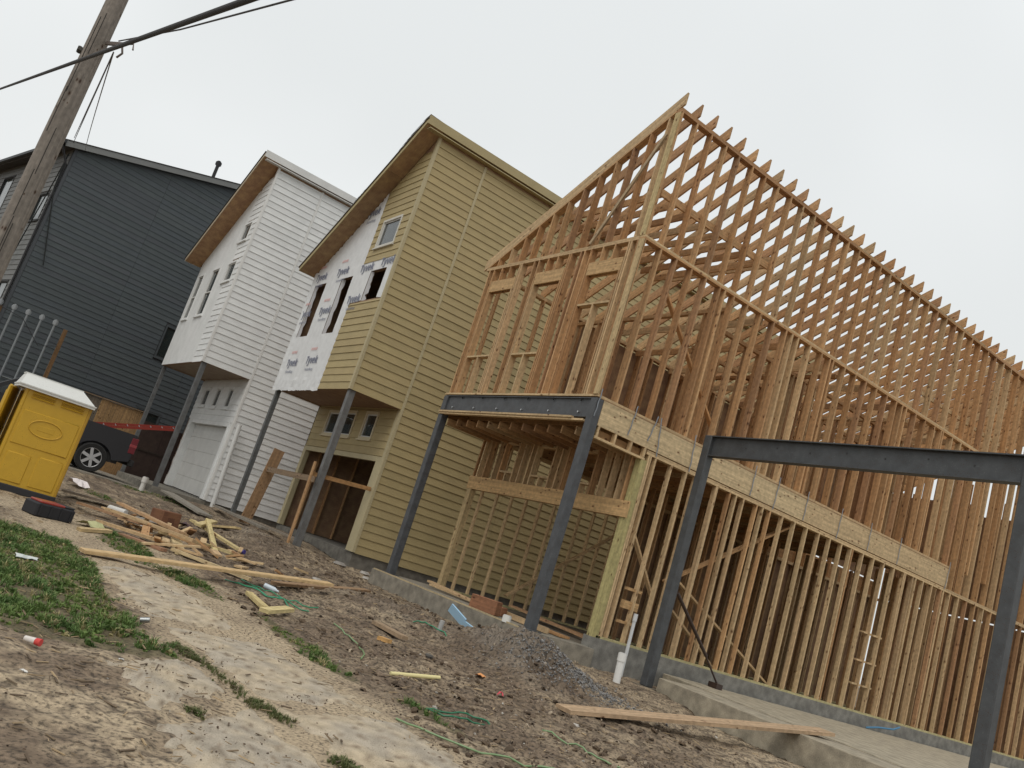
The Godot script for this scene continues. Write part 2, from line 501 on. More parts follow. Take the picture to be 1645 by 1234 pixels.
# worn concrete slab of the old pavement: quad in plan, own thickness and ragged edges
func pave(par: Node, P0: Vector2, P1: Vector2, P2: Vector2, P3: Vector2, rise: float, sd: int) -> void:
	var cs := 0.055
	var nu := int(maxf(P0.distance_to(P1), P3.distance_to(P2)) / cs); var nv := int(maxf(P0.distance_to(P3), P1.distance_to(P2)) / cs)
	var q := Q.new()
	var g := []
	for j in nv + 1:
		var row := []
		for i in nu + 1:
			var u := float(i) / nu; var w := float(j) / nv
			var p := P0.lerp(P1, u).lerp(P3.lerp(P2, u), w)
			var e := minf(minf(u, 1 - u) * nu, minf(w, 1 - w) * nv) * cs
			p += Vector2(nb.get_noise_2d(p.x * 1.5 + sd, p.y * 1.5), nb.get_noise_2d(p.y * 1.5, p.x * 1.5 + sd)) * 0.09 * smoothstep(0.3, 0.0, e)
			var y := gnd(p.x, p.y) + 0.035 * na.get_noise_2d(p.x, p.y) + rise + 0.004 * nb.get_noise_2d(p.x * 3, p.y * 3)
			y -= 0.038 * smoothstep(0.28, 0.0, e + 0.16 * nb.get_noise_2d(p.x * 0.9 + sd, p.y * 0.9))
			if e < 0.001: y -= 0.09
			var n1 := nc.get_noise_2d(p.x * 3.5 + sd, p.y * 3.5) + 0.6 * nb.get_noise_2d(p.x * 1.2, p.y * 1.2 + sd)
			var c := Color(0.51, 0.46, 0.39).lerp(Color(0.62, 0.53, 0.40), clampf(0.5 + 1.3 * n1, 0.0, 1.0))
			var n2 := nb.get_noise_2d(p.x * 3.1 + 5.0, p.y * 3.1 - sd)
			c = c.lerp(Color(0.24, 0.18, 0.125), clampf((n2 - 0.22) * 2.6 + maxf(n1 - 0.25, 0.0), 0.0, 0.8))
			row.append([Vector3(p.x, y, p.y), c])
		g.append(row)
	var arr_n := []
	for j in nv + 1:
		var row := []
		for i in nu + 1:
			var l: Vector3 = g[j][maxi(i - 1, 0)][0]; var r: Vector3 = g[j][mini(i + 1, nu)][0]
			var u: Vector3 = g[maxi(j - 1, 0)][i][0]; var d: Vector3 = g[mini(j + 1, nv)][i][0]
			var nn := (d - u).cross(r - l).normalized()
			row.append(nn if nn.y > 0 else -nn)
		arr_n.append(row)
	for j in nv:
		for i in nu:
			for t in [[[0, 0], [1, 0], [1, 1]], [[0, 0], [1, 1], [0, 1]]]:
				for k in t:
					var a = g[j + k[1]][i + k[0]]
					q.v.append(a[0]); q.n.append(arr_n[j + k[1]][i + k[0]]); q.c.append(a[1]); q.uv.append(Vector2(a[0].x, a[0].z) * 1.3)
	part(par, "slab", q, M.pave)

# ---------------------------------------------------------------- walls, siding, windows
# a wall frame: origin O, direction d along the wall, outward normal n
func wp(O: Vector3, d: Vector3, n: Vector3, s: float, y: float, o: float) -> Vector3:
	return O + d * s + Vector3.UP * y + n * o

func wall_sheet(par: Node, nm: String, O: Vector3, d: Vector3, n: Vector3, s0: float, s1: float, y0: float, ytop: Callable, openings: Array, th: float, m: Material, col: Color) -> void:
	var cuts := [s0, s1]
	var grown := []
	for o in openings:
		grown.append([o[0] - 0.012, o[1] + 0.012, o[2] - 0.012, o[3] + 0.012])
	openings = grown
	for o in openings:
		cuts.append(o[0]); cuts.append(o[1])
	cuts.sort()
	var q := Q.new()
	q.col = col
	for i in cuts.size() - 1:
		var a: float = cuts[i]; var b: float = cuts[i + 1]
		if b - a < 0.001: continue
		var mid := (a + b) * 0.5
		var segs := [[y0, -1.0]]
		var ops := []
		for o in openings:
			if mid > o[0] and mid < o[1]: ops.append(o)
		ops.sort_custom(func(x, y): return x[2] < y[2])
		var lo := y0
		var out := []
		for o in ops:
			if o[2] > lo + 0.001: out.append([lo, lo, o[2], o[2]])
			lo = o[3]
		out.append([lo, lo, ytop.call(a), ytop.call(b)])
		for e in out:
			var p := [wp(O, d, n, a, e[0], 0), wp(O, d, n, b, e[1], 0), wp(O, d, n, b, e[3], 0), wp(O, d, n, a, e[2], 0)]
			var r := []
			for k in p: r.append(k - n * th)
			if d.cross(Vector3.UP).dot(n) > 0:
				q.quad(p[0], p[1], p[2], p[3]); q.quad(r[1], r[0], r[3], r[2])
				for k in 4:
					var k2 := (k + 1) % 4
					q.quad(p[k2], p[k], r[k], r[k2])
			else:
				q.quad(p[1], p[0], p[3], p[2]); q.quad(r[0], r[1], r[2], r[3])
				for k in 4:
					var k2 := (k + 1) % 4
					q.quad(p[k], p[k2], r[k2], r[k])
	part(par, nm, q, m)

# lap boards, each a part; lim(y) gives [s0, s1] at height y
func lap_siding(par: Node, O: Vector3, d: Vector3, n: Vector3, y0: float, y1: float, ex: float, lim: Callable, openings: Array, col: Color, joints: Array = []) -> void:
	var y := y0
	var flip := d.cross(Vector3.UP).dot(n) < 0
	while y < y1 - 0.02:
		var yt := minf(y + ex, y1)
		var lb = lim.call(y); var lt = lim.call(yt)
		if lb[1] - lb[0] < 0.03:
			y += ex; continue
		var spans := [[lb[0], lb[1]]]
		for o in openings:
			if (minf(yt, o[3]) - maxf(y, o[2])) > ex * 0.45:
				var ns := []
				for s in spans:
					if o[1] <= s[0] or o[0] >= s[1]: ns.append(s)
					else:
						if o[0] - s[0] > 0.02: ns.append([s[0], o[0]])
						if s[1] - o[1] > 0.02: ns.append([o[1], s[1]])
				spans = ns
		var sp2 := []
		for s in spans:
			var a: float = s[0]
			for j in joints:
				if j > a + 0.05 and j < s[1] - 0.05:
					sp2.append([a, j - 0.004]); a = j + 0.004
			sp2.append([a, s[1]])
		for s in sp2:
			var ta: float = maxf(s[0], lt[0]) if is_equal_approx(s[0], lb[0]) else s[0]
			var tb: float = minf(s[1], lt[1]) if is_equal_approx(s[1], lb[1]) else s[1]
			if tb < ta: tb = ta
			var q := Q.new()
			var bb := R.randf_range(0.94, 1.05)
			q.col = Color(col.r * bb, col.g * bb, col.b * bb)
			q.off = Vector2(R.randf() * 5, R.randf() * 5)
			var ob := 0.024 + R.randf() * 0.004; var ot := 0.007
			var A := wp(O, d, n, s[0], y - 0.012, ob); var B := wp(O, d, n, s[1], y - 0.012, ob)
			var C := wp(O, d, n, tb, yt, ot); var D := wp(O, d, n, ta, yt, ot)
			var A2 := wp(O, d, n, s[0], y - 0.012, 0.002); var B2 := wp(O, d, n, s[1], y - 0.012, 0.002)
			var C2 := wp(O, d, n, tb, yt, 0.002); var D2 := wp(O, d, n, ta, yt, 0.002)
			if flip:
				q.quad(B, A, D, C, d); q.quad(B2, A2, A, B, d); q.quad(A, A2, D2, D); q.quad(B2, B, C, C2)
			else:
				q.quad(A, B, C, D, d); q.quad(A2, B2, B, A, d); q.quad(A2, A, D, D2); q.quad(B, B2, C2, C)
			part(par, "siding_board", q, M.siding)
		y += ex

func bar(q: Q, O: Vector3, d: Vector3, n: Vector3, s0: float, s1: float, y0: float, y1: float, o0: float, o1: float) -> void:
	var m := wp(O, d, n, (s0 + s1) * 0.5, (y0 + y1) * 0.5, (o0 + o1) * 0.5)
	var nz := n
	if d.cross(Vector3.UP).dot(n) < 0: nz = -n
	q.box(m, d * (s1 - s0) * 0.5, Vector3.UP * (y1 - y0) * 0.5, nz * (o1 - o0) * 0.5)

func window(par: Node, O: Vector3, d: Vector3, n: Vector3, s0: float, s1: float, y0: float, y1: float, fcol: Color, trim: float, mid := false) -> void:
	var w := sub(par, "window")
	var q := Q.new(); q.col = fcol
	bar(q, O, d, n, s0 - trim, s0, y0 - trim, y1 + trim, -0.06, 0.034)
	bar(q, O, d, n, s1, s1 + trim, y0 - trim, y1 + trim, -0.06, 0.034)
	bar(q, O, d, n, s0, s1, y1, y1 + trim, -0.06, 0.034)
	bar(q, O, d, n, s0, s1, y0 - trim, y0, -0.06, 0.034)
	part(w, "frame", q, M.siding)
	q = Q.new(); q.col = fcol
	bar(q, O, d, n, s0 - trim - 0.03, s1 + trim + 0.03, y0 - trim - 0.035, y0 - trim, -0.01, 0.07)
	part(w, "sill", q, M.siding)
	q = Q.new(); q.col = Color(0.03, 0.03, 0.03) if fcol.r < 0.3 else Color(0.62, 0.62, 0.6)
	var b := 0.035
	bar(q, O, d, n, s0, s0 + b, y0, y1, -0.05, 0.0); bar(q, O, d, n, s1 - b, s1, y0, y1, -0.05, 0.0)
	bar(q, O, d, n, s0 + b, s1 - b, y0, y0 + b, -0.05, 0.0); bar(q, O, d, n, s0 + b, s1 - b, y1 - b, y1, -0.05, 0.0)
	if mid: bar(q, O, d, n, s0 + b, s1 - b, (y0 + y1) * 0.5 - 0.025, (y0 + y1) * 0.5 + 0.025, -0.045, 0.008)
	part(w, "sash", q, M.plain)
	q = Q.new()
	bar(q, O, d, n, s0 + b, s1 - b, y0 + b, y1 - b, -0.032, -0.026)
	part(w, "pane", q, M.glass)

func post(par: Node, x: float, y0: float, y1: float, z: float, w: float, col: Color) -> void:
	var q := Q.new(); q.col = col
	q.bbox(Vector3(x, (y0 + y1) * 0.5, z), Vector3(w * 0.5, (y1 - y0) * 0.5, w * 0.5), 0.008)
	part(par, "post", q, M.steel)
	q = Q.new(); q.col = col
	q.ab(x - w * 0.8, x + w * 0.8, y0 - 0.02, y0, z - w * 0.8, z + w * 0.8)
	part(par, "base_plate", q, M.steel)

# ---------------------------------------------------------------- the narrow houses
# x0..x1 width, zf front plane, D recess depth under the overhang, yb underside of overhang
# a shed roof rises from (x0, yl) to (x1, yh)
func narrow_house(nm: String, label: String, x0: float, x1: float, zf: float, D: float, yb: float, yl: float, yh: float, zb: float, cols: Dictionary) -> Node3D:
	var t := thing(nm, label, "house", Vector3((x0 + x1) * 0.5, 0, zf))
	var o := Vector3(-(x0 + x1) * 0.5, 0, -zf)     # world to local
	var slope := (yh - yl) / (x1 - x0)
	var top := func(s: float) -> float: return yl + slope * s
	var X := Vector3.RIGHT; var Z := Vector3.BACK
	var W := x1 - x0
	var yfloor: float = cols.floor
	# foundation
	var q := Q.new(); q.col = Color(0.26, 0.255, 0.245)
	q.ab(x0 + o.x + 0.02, x1 + o.x - 0.02, -0.9, yfloor - 0.02, zb - zf, -D - 0.02)
	part(t, "foundation", q, M.concrete)
	# floor of the overhang and upper floor
	q = Q.new(); q.col = cols.under
	q.ab(x0 + o.x + 0.06, x1 + o.x - 0.06, yb + 0.02, yb + 0.28, -D - 0.3, -0.06)
	part(t, "overhang_floor", q, M.ply)
	q = Q.new(); q.col = Color(0.3, 0.22, 0.14)
	q.ab(x0 + o.x + 0.06, x1 + o.x - 0.06, yb + 0.02, yb + 0.28, zb - zf + 0.05, -D - 0.32)
	part(t, "upper_floor", q, M.ply)
	# walls: front upper, front recessed, right, left, back
	var Of := Vector3(x0 + o.x, 0, 0)
	var Or := Vector3(x0 + o.x, 0, -D)
	wall_sheet(t, "front_wall", Of, X, Z, 0, W, yb, top, cols.front_open, 0.12, M.ply, cols.sheet)
	wall_sheet(t, "garage_wall", Or, X, Z, 0, W, yfloor, func(_s): return yb + 0.02, cols.rec_open, 0.12, M.siding, cols.side)
	var Os := Vector3(x1 + o.x, 0, 0)
	var dS := Vector3.FORWARD
	wall_sheet(t, "side_wall", Os, dS, X, D, -(zb - zf), yfloor, func(_s): return yh - 0.02, [], 0.12, M.ply, cols.sheet)
	wall_sheet(t, "side_wall", Os, dS, X, 0.12, D, yb, func(_s): return yh - 0.02, [], 0.12, M.ply, cols.sheet)
	var Ol := Vector3(x0 + o.x, 0, 0)
	wall_sheet(t, "side_wall", Ol, dS, -X, D, -(zb - zf), yfloor, func(_s): return yl - 0.02, [], 0.12, M.ply, cols.sheet)
	wall_sheet(t, "side_wall", Ol, dS, -X, 0.12, D, yb, func(_s): return yl - 0.02, [], 0.12, M.ply, cols.sheet)
	wall_sheet(t, "back_wall", Vector3(x0 + o.x, 0, zb - zf), X, -Z, 0, W, yfloor, top, [], 0.12, M.ply, cols.sheet)
	# lap siding on the right side, split by the joint strip at the recess
	var ex: float = cols.expo
	lap_siding(t, Os, dS, X, yb + 0.01, yh - 0.12, ex, func(_y): return [0.02, D - 0.03], [], cols.side)
	lap_siding(t, Os, dS, X, yfloor, yh - 0.12, ex, func(_y): return [D + 0.05, -(zb - zf)], [], cols.side, [D + 3.66, D + 7.3, D + 11.0])
	# corner boards and joint strip
	for cb in [[0.0, yb, yh], [D, yfloor, yh - 0.1]]:
		q = Q.new(); q.col = cols.trim
		bar(q, Os, dS, X, cb[0] - 0.028, cb[0] + 0.045, cb[1], cb[2], 0.0, 0.034)
		part(t, "corner_trim", q, M.siding)
	q = Q.new(); q.col = cols.trim
	bar(q, Of, X, Z, W - 0.07, W + 0.028, yb, yh - 0.05, 0.0, 0.03)
	part(t, "corner_trim", q, M.siding)
	q = Q.new(); q.col = cols.trim
	bar(q, Or, X, Z, W - 0.12, W + 0.026, yfloor, yb + 0.01, 0.0, 0.034)
	part(t, "corner_trim", q, M.siding)
	# left wall boards (upper part is seen past the eave)
	# roof slab with front overhang
	var fo: float = cols.ov; var ro := 0.14; var lo := 0.25
	var n := Vector3(-slope, 1, 0).normalized(); var dd := Vector3(1, slope, 0).normalized()
	var a := Vector3(x0 + o.x - lo, yl - slope * lo, 0); var b := Vector3(x1 + o.x + ro, yh + slope * ro, 0)
	var zc := (fo + zb - zf - 0.3) * 0.5; var zl := (fo - (zb - zf - 0.3)) * 0.5
	var roof := sub(t, "roof")
	q = Q.new(); q.col = cols.roof
	q.box((a + b) * 0.5 + n * 0.128 + Vector3(0, 0, zc), dd * ((b - a).length() * 0.5 + 0.03), n * 0.012, Vector3(0, 0, zl + 0.04))
	part(roof, "roofing", q, M.ply)
	q = Q.new(); q.col = Color(0.30, 0.21, 0.13)
	q.box((a + b) * 0.5 + n * 0.06 + Vector3(0, 0, zc - 0.03), dd * ((b - a).length() * 0.5 - 0.04), n * 0.055, Vector3(0, 0, zl - 0.07))
	part(roof, "rafter_pack", q, M.ply)
	# soffit panels under the front overhang
	var L := (b - a).length()
	var k := 0.0
	var off := a + n * -0.006
	while k < L - 0.05:
		var e := minf(k + 2.44, L)
		q = Q.new(); var sb := R.randf_range(0.85, 1.1); q.col = Color(cols.soffit.r * sb, cols.soffit.g * sb, cols.soffit.b * sb); q.off = Vector2(R.randf() * 4, R.randf() * 4)
		q.box(off + dd * (k + e) * 0.5 + Vector3(0, 0, fo * 0.5), dd * ((e - k) * 0.5 - 0.004), n * 0.008, Vector3(0, 0, fo * 0.5 - 0.012))
		part(roof, "soffit_panel", q, M.ply)
		k = e
	# fascia boards: along the rake at the front, along the high side
	q = Q.new(); q.col = cols.rake
	q.box((a + b) * 0.5 + n * 0.055 + Vector3(0, 0, fo), dd * (L * 0.5), n * 0.06, Vector3(0, 0, 0.012))
	part(roof, "fascia", q, M.siding)
	q = Q.new(); q.col = cols.fascia
	q.box(Vector3(b.x + 0.014, b.y + 0.07, zc), Vector3(0.013, 0, 0), Vector3(0, 0.115, 0), Vector3(0, 0, zl + 0.012))
	part(roof, "fascia", q, M.siding)
	q = Q.new(); q.col = cols.fascia
	q.box(Vector3(x1 + o.x + ro * 0.5 + 0.03, yh - 0.045, zc - 0.05), Vector3(ro * 0.5 + 0.02, 0, 0), Vector3(0, 0.012, 0), Vector3(0, 0, zl - 0.02))
	part(roof, "eave_board", q, M.siding)
	q = Q.new(); q.col = cols.fascia
	q.box(Vector3(a.x - 0.014, a.y + 0.06, zc), Vector3(0.013, 0, 0), Vector3(0, 0.075, 0), Vector3(0, 0, zl + 0.012))
	part(roof, "fascia", q, M.siding)
	return t

func white_house() -> void:
	var x0 := -17.35; var x1 := -11.58; var zf := 2.41; var D := 1.63; var W := x1 - x0
	var fo := [[-12.98 - x0, -12.2 - x0, 8.5, 9.1], [-13.1 - x0, -12.2 - x0, 7.02, 7.65], [-16.95 - x0, -16.25 - x0, 5.93, 7.62], [-15.05 - x0, -14.15 - x0, 5.93, 7.65]]
	var ro := [[-16.5 - x0, -15.85 - x0, 3.15, 3.75], [-14.93 - x0, -14.38 - x0, 3.13, 3.76], [-13.4 - x0, -12.88 - x0, 3.13, 3.76], [-16.75 - x0, -12.05 - x0, 0.04, 2.46]]
	var wht := Color(0.87, 0.885, 0.89)
	var cols := {"floor": 0.04, "front_open": fo, "rec_open": ro, "sheet": Color(0.42, 0.29, 0.18), "side": wht, "trim": Color(0.86, 0.86, 0.85), "expo": 0.205, "under": Color(0.44, 0.36, 0.27), "ov": 0.6, "roof": Color(0.05, 0.052, 0.055), "soffit": Color(0.56, 0.37, 0.21), "rake": Color(0.62, 0.52, 0.38), "fascia": Color(0.80, 0.81, 0.80)}
	var t := narrow_house("white_house", "narrow white lap-sided house on grey steel posts with closed garage door", x0, x1, zf, D, 4.10, 8.25, 11.05, -14.0, cols)
	var Of := Vector3(-W * 0.5, 0, 0); var Or := Vector3(-W * 0.5, 0, -D)
	var X := Vector3.RIGHT; var Z := Vector3.BACK
	var wop := []
	for w in fo:
		window(t, Of, X, Z, w[0], w[1], w[2], w[3], wht, 0.07, w[3] - w[2] > 1.0)
		wop.append([w[0] - 0.07, w[1] + 0.07, w[2] - 0.1, w[3] + 0.07])
	for i in 3:
		var w = ro[i]
		window(t, Or, X, Z, w[0], w[1], w[2], w[3], wht, 0.08)
	# front boards only on the right part; smooth panels to the left
	var slope := 2.8 / W
	lap_siding(t, Of, X, Z, 4.10, 10.7, 0.205, func(y): return [maxf(W - 1.25, (y - 8.25) / slope + 0.12), W - 0.07], wop, wht)
	for i in 4:
		var sa := i * 1.13; var sz := minf(i * 1.13 + 1.126, W - 1.255)
		var b := R.randf_range(0.98, 1.01)
		wall_sheet(t, "wall_panel", Of + Z * 0.012, X, Z, sa, sz, 4.11, func(x): return 8.23 + slope * x, fo.filter(func(f): return f[1] > sa and f[0] < sz).map(func(f): return [clampf(f[0], sa + 0.013, sz - 0.013), clampf(f[1], sa + 0.013, sz - 0.013), f[2], f[3]]), 0.009, M.siding, Color(wht.r * b, wht.g * b, wht.b * b))
	lap_siding(t, Or, X, Z, 2.62, 4.08, 0.205, func(_y): return [0.05, W - 0.12], [[ro[0][0] - .1, ro[0][1] + .1, 3.05, 3.85], [ro[1][0] - .1, ro[1][1] + .1, 3.05, 3.85], [ro[2][0] - .1, ro[2][1] + .1, 3.05, 3.85]], wht)
	# garage door with sections
	var gd := sub(t, "garage_door")
	for i in 5:
		var q := Q.new(); q.col = Color(0.72, 0.725, 0.71)
		bar(q, Or, X, Z, ro[3][0] + 0.01, ro[3][1] - 0.01, 0.05 + i * 0.482, 0.05 + i * 0.482 + 0.476, -0.22, -0.18)
		part(gd, "panel", q, M.siding)
	var q := Q.new(); q.col = wht
	bar(q, Or, X, Z, ro[3][0] - 0.14, ro[3][0], 0.04, 2.6, -0.2, 0.035); bar(q, Or, X, Z, ro[3][1], ro[3][1] + 0.14, 0.04, 2.6, -0.2, 0.035); bar(q, Or, X, Z, ro[3][0], ro[3][1], 2.46, 2.6, -0.2, 0.035)
	part(gd, "door_frame", q, M.siding)
	post(t, -W * 0.5 + 0.12, gnd(-17.2, 2.3), 4.1, -0.1, 0.13, Color(0.20, 0.21, 0.215))
	post(t, W * 0.5 - 0.12, gnd(-11.6, 2.3), 4.1, -0.1, 0.15, Color(0.20, 0.21, 0.215))
	q = Q.new(); q.col = Color(0.32, 0.31, 0.29)
	q.ab(-W * 0.5 - 0.1, W * 0.5 + 0.15, -0.7, 0.0, -D, 0.0)
	part(t, "porch_slab", q, M.concrete)

func yellow_house() -> void:
	var x0 := -8.57; var x1 := -3.06; var zf := 0.877; var D := 1.48; var W := x1 - x0
	var fo := [[-4.68 - x0, -3.66 - x0, 7.8, 8.52], [-4.42 - x0, -3.48 - x0, 6.22, 7.06], [-6.35 - x0, -5.58 - x0, 5.38, 7.06], [-8.36 - x0, -7.5 - x0, 5.38, 7.06]]
	var ro := [[-7.5 - x0, -6.72 - x0, 2.96, 3.58], [-6.5 - x0, -5.65 - x0, 2.96, 3.6], [-4.92 - x0, -4.27 - x0, 2.96, 3.6], [-8.3 - x0, -3.45 - x0, 0.1, 2.37]]
	var yel := Color(0.465, 0.372, 0.19)
	var cols := {"floor": 0.1, "front_open": fo, "rec_open": ro, "sheet": Color(0.42, 0.29, 0.18), "side": yel, "trim": Color(0.53, 0.46, 0.29), "expo": 0.197, "under": Color(0.38, 0.25, 0.155), "ov": 0.5, "roof": Color(0.16, 0.15, 0.13), "soffit": Color(0.53, 0.37, 0.21), "rake": Color(0.50, 0.41, 0.22), "fascia": Color(0.46, 0.385, 0.21)}
	var t := narrow_house("yellow_house", "narrow mustard lap-sided house with white house wrap on its front", x0, x1, zf, D, 3.76, 7.55, 10.75, -15.5, cols)
	var Of := Vector3(-W * 0.5, 0, 0); var Or := Vector3(-W * 0.5, 0, -D)
	var X := Vector3.RIGHT; var Z := Vector3.BACK
	var slope := 3.2 / W
	var sb := -5.12 - x0
	window(t, Of, X, Z, fo[0][0], fo[0][1], fo[0][2], fo[0][3], Color(0.72, 0.70, 0.64), 0.06)
	for i in 3:
		window(t, Or, X, Z, ro[i][0], ro[i][1], ro[i][2], ro[i][3], Color(0.66, 0.58, 0.40), 0.07)
	var wo := [[fo[0][0] - .06, fo[0][1] + .06, fo[0][2] - .06, fo[0][3] + .06]]
	lap_siding(t, Of, X, Z, 3.76, 6.17, 0.197, func(_y): return [sb, W - 0.07], [], yel)
	lap_siding(t, Of, X, Z, 7.36, 10.35, 0.197, func(y): return [maxf(sb + 0.02, (y - 7.55) / slope + 0.1), W - 0.07], wo, yel)
	lap_siding(t, Or, X, Z, 2.53, 3.74, 0.197, func(_y): return [0.1, W - 0.12], [[ro[0][0] - .1, ro[1][1] + .1, 2.86, 3.7], [ro[2][0] - .1, ro[2][1] + .1, 2.86, 3.7]], yel)
	var q := Q.new(); q.col = cols.trim
	bar(q, Or, X, Z, ro[3][0] - 0.2, ro[3][0], 0.1, 2.5, -0.1, 0.035); bar(q, Or, X, Z, ro[3][1], ro[3][1] + 0.26, 0.1, 2.5, -0.1, 0.03); bar(q, Or, X, Z, ro[3][0], ro[3][1], 2.37, 2.5, -0.1, 0.035)
	part(t, "garage_frame", q, M.siding)
	# studs inside the open garage
	for i in 9:
		lumber(t, "stud", Vector3(-W * 0.5 + 0.16, 0.1, -D - 0.5 - i * 0.61), Vector3(-W * 0.5 + 0.16, 3.7, -D - 0.5 - i * 0.61), 0.09, 0.04, Vector3.BACK)
	for i in 8:
		lumber(t, "stud", Vector3(-W * 0.5 + 0.5 + i * 0.61, 0.1, -D - 9.4), Vector3(-W * 0.5 + 0.5 + i * 0.61, 3.7, -D - 9.4), 0.04, 0.09, Vector3.BACK)
	# house wrap: one crinkled sheet with the openings cut out
	q = Q.new(); q.col = Color(0.85, 0.865, 0.885)
	var cs := 0.1
	var ny := int((9.9 - 3.70) / cs); var nx := int(W / cs) + 2
	var in_wrap := func(s: float, y: float) -> bool:
		if y > 7.55 + slope * s - 0.02: return false
		for o in fo:
			if s > o[0] - 0.01 and s < o[1] + 0.01 and y > o[2] and y < o[3]: return false
		if s > W - 0.06: return false
		if s > sb - 0.02 and (y < 6.16 or y > 7.38): return false
		
		return true
	var pt := func(i: int, j: int) -> Vector3:
		var s := i * cs - 0.12; var y := 3.70 + j * cs
		if j == 0: y += 0.04 * nb.get_noise_2d(s * 1.1, 3.0)
		if i == 0: s += 0.07 * nb.get_noise_2d(y * 0.9, 8.0)
		for o in fo:
			for e in [0, 1]:
				if absf(s - o[e]) < cs * 0.5 and y > o[2] - cs and y < o[3] + cs: s = o[e]
			for e in [2, 3]:
				if absf(y - o[e]) < cs * 0.5 and s > o[0] - cs and s < o[1] + cs: y = o[e]
		if absf(s - sb) < cs * 0.5: s = sb
		var w := 0.010 + 0.008 * nb.get_noise_2d(s * 0.9, y * 0.5) + (0.03 * absf(nb.get_noise_2d(s * 0.7, y * 0.7)) if y < 4.1 or s < 0.2 else 0.0)
		return wp(Of, X, Z, s, y, maxf(w, 0.004) + (0.02 if s < 0.0 else 0.0))
	for j in ny:
		for i in nx:
			if in_wrap.call((i + 0.5) * cs - 0.12, 3.70 + (j + 0.5) * cs):
				q.quad(pt.call(i, j), pt.call(i + 1, j), pt.call(i + 1, j + 1), pt.call(i, j + 1))
	var wr := part(t, "house_wrap", q, M.wrap)
	wr.set_meta("label", "white crinkled house wrap printed with blue and red marks")
	# torn flaps folded into the open windows
	for i in [1, 2, 3]:
		q = Q.new(); q.col = Color(0.62, 0.63, 0.66)
		var o = fo[i]
		var a := 0.0
		var hgt: float = o[3] - o[2]
		while a < 0.95:
			var f0 := 0.07 + 0.05 * nb.get_noise_2d(a * 2.2, i * 7.0); var f1 := 0.07 + 0.05 * nb.get_noise_2d((a + 0.1) * 2.2, i * 7.0)
			var p0 := wp(Of, X, Z, o[0] + 0.01, o[2] + hgt * a, 0.0); var p1 := wp(Of, X, Z, o[0] + 0.01, o[2] + hgt * (a + 0.1), 0.0)
			q.quad(p0, p0 + Vector3(f0 * 0.8, 0, -f0), p1 + Vector3(f1 * 0.8, 0, -f1), p1)
			a += 0.1
		part(t, "wrap_flap", q, M.wrap)
	# print on the wrap
	var bf := SystemFont.new(); bf.font_names = PackedStringArray(["Droid Sans"]); bf.font_weight = 700
	var lf := SystemFont.new(); lf.font_names = PackedStringArray(["Droid Sans"])
	var navy := std(Color(0.19, 0.205, 0.28), 0.6); navy.vertex_color_use_as_albedo = false
	var red := std(Color(0.74, 0.40, 0.38), 0.6); red.vertex_color_use_as_albedo = false
	var big := TextMesh.new(); big.text = "Tyvek"; big.font = bf; big.font_size = 64; big.pixel_size = 0.0047; big.depth = 0.001; big.material = navy
	var sm := TextMesh.new(); sm.text = "HomeWrap"; sm.font = lf; sm.font_size = 32; sm.pixel_size = 0.0036; sm.depth = 0.001; sm.material = navy
	var rd := TextMesh.new(); rd.text = "DUPONT"; rd.font = bf; rd.font_size = 32; rd.pixel_size = 0.0034; rd.depth = 0.001; rd.material = red
	for p in [[-7.83, 4.55], [-6.32, 4.6], [-8.25, 6.12], [-6.75, 6.12], [-8.05, 7.3], [-6.45, 7.3], [-4.75, 7.2], [-5.72, 9.02], [-3.5, 7.25], [-4.9, 6.3]]:
		for tm in [[big, 0.0, 0.0], [sm, 0.0, -0.28], [rd, -0.12, 0.33]]:
			if p[0] > -5.2 and tm[1] != 0.0: continue
			if p[0] > -5.0 and p[1] > 6.5 and tm[0] != big: continue
			var o := MeshInstance3D.new(); o.mesh = tm[0]; o.name = "lettering"
			t.add_child(o, true)
			o.position = Vector3(p[0] - (x0 + x1) * 0.5 + tm[1], p[1] + tm[2], 0.026)
	post(t, -W * 0.5 + 0.1, gnd(-8.5, 0.8), 3.76, -0.1, 0.13, Color(0.19, 0.20, 0.205))
	post(t, W * 0.5 - 0.1, gnd(-3.1, 0.8), 3.76, -0.1, 0.16, Color(0.24, 0.245, 0.245))
	# torn roofing felt standing off the high edge
	for f in [[0.76, 1.0, 0.05], [0.40, 0.52, 0.02]]:
		q = Q.new(); q.col = Color(0.55, 0.52, 0.48) if f[0] > 0.5 else Color(0.34, 0.42, 0.46)
		var a := Vector3(-W * 0.5 + W * f[0], 7.55 + 3.2 * f[0] + 0.30, 0.54); var b := Vector3(-W * 0.5 + W * f[1], 7.55 + 3.2 * f[1] + 0.36, 0.54)
		var k := 8
		for i in k:
			var u0 := float(i) / k; var u1 := float(i + 1) / k
			var p0 := a.lerp(b, u0) + Vector3(0, f[2] * sin(u0 * 3.1), 0); var p1 := a.lerp(b, u1) + Vector3(0, f[2] * sin(u1 * 3.1), 0)
			q.quad(p0 - Vector3(0, 0.14, 0), p1 - Vector3(0, 0.16, 0), p1 + Vector3(-0.05, 0.04, -0.1), p0 + Vector3(-0.05, 0.04 + 0.03 * sin(u0 * 11.0), -0.1))
			q.quad(p0 + Vector3(-0.05, 0.04, -0.1), p1 + Vector3(-0.05, 0.04, -0.1), p1 + Vector3(-0.05, 0.0, -0.9), p0 + Vector3(-0.05, 0.0, -0.9))
		part(t.get_node("roof"), "roofing_felt", q, M.plain)

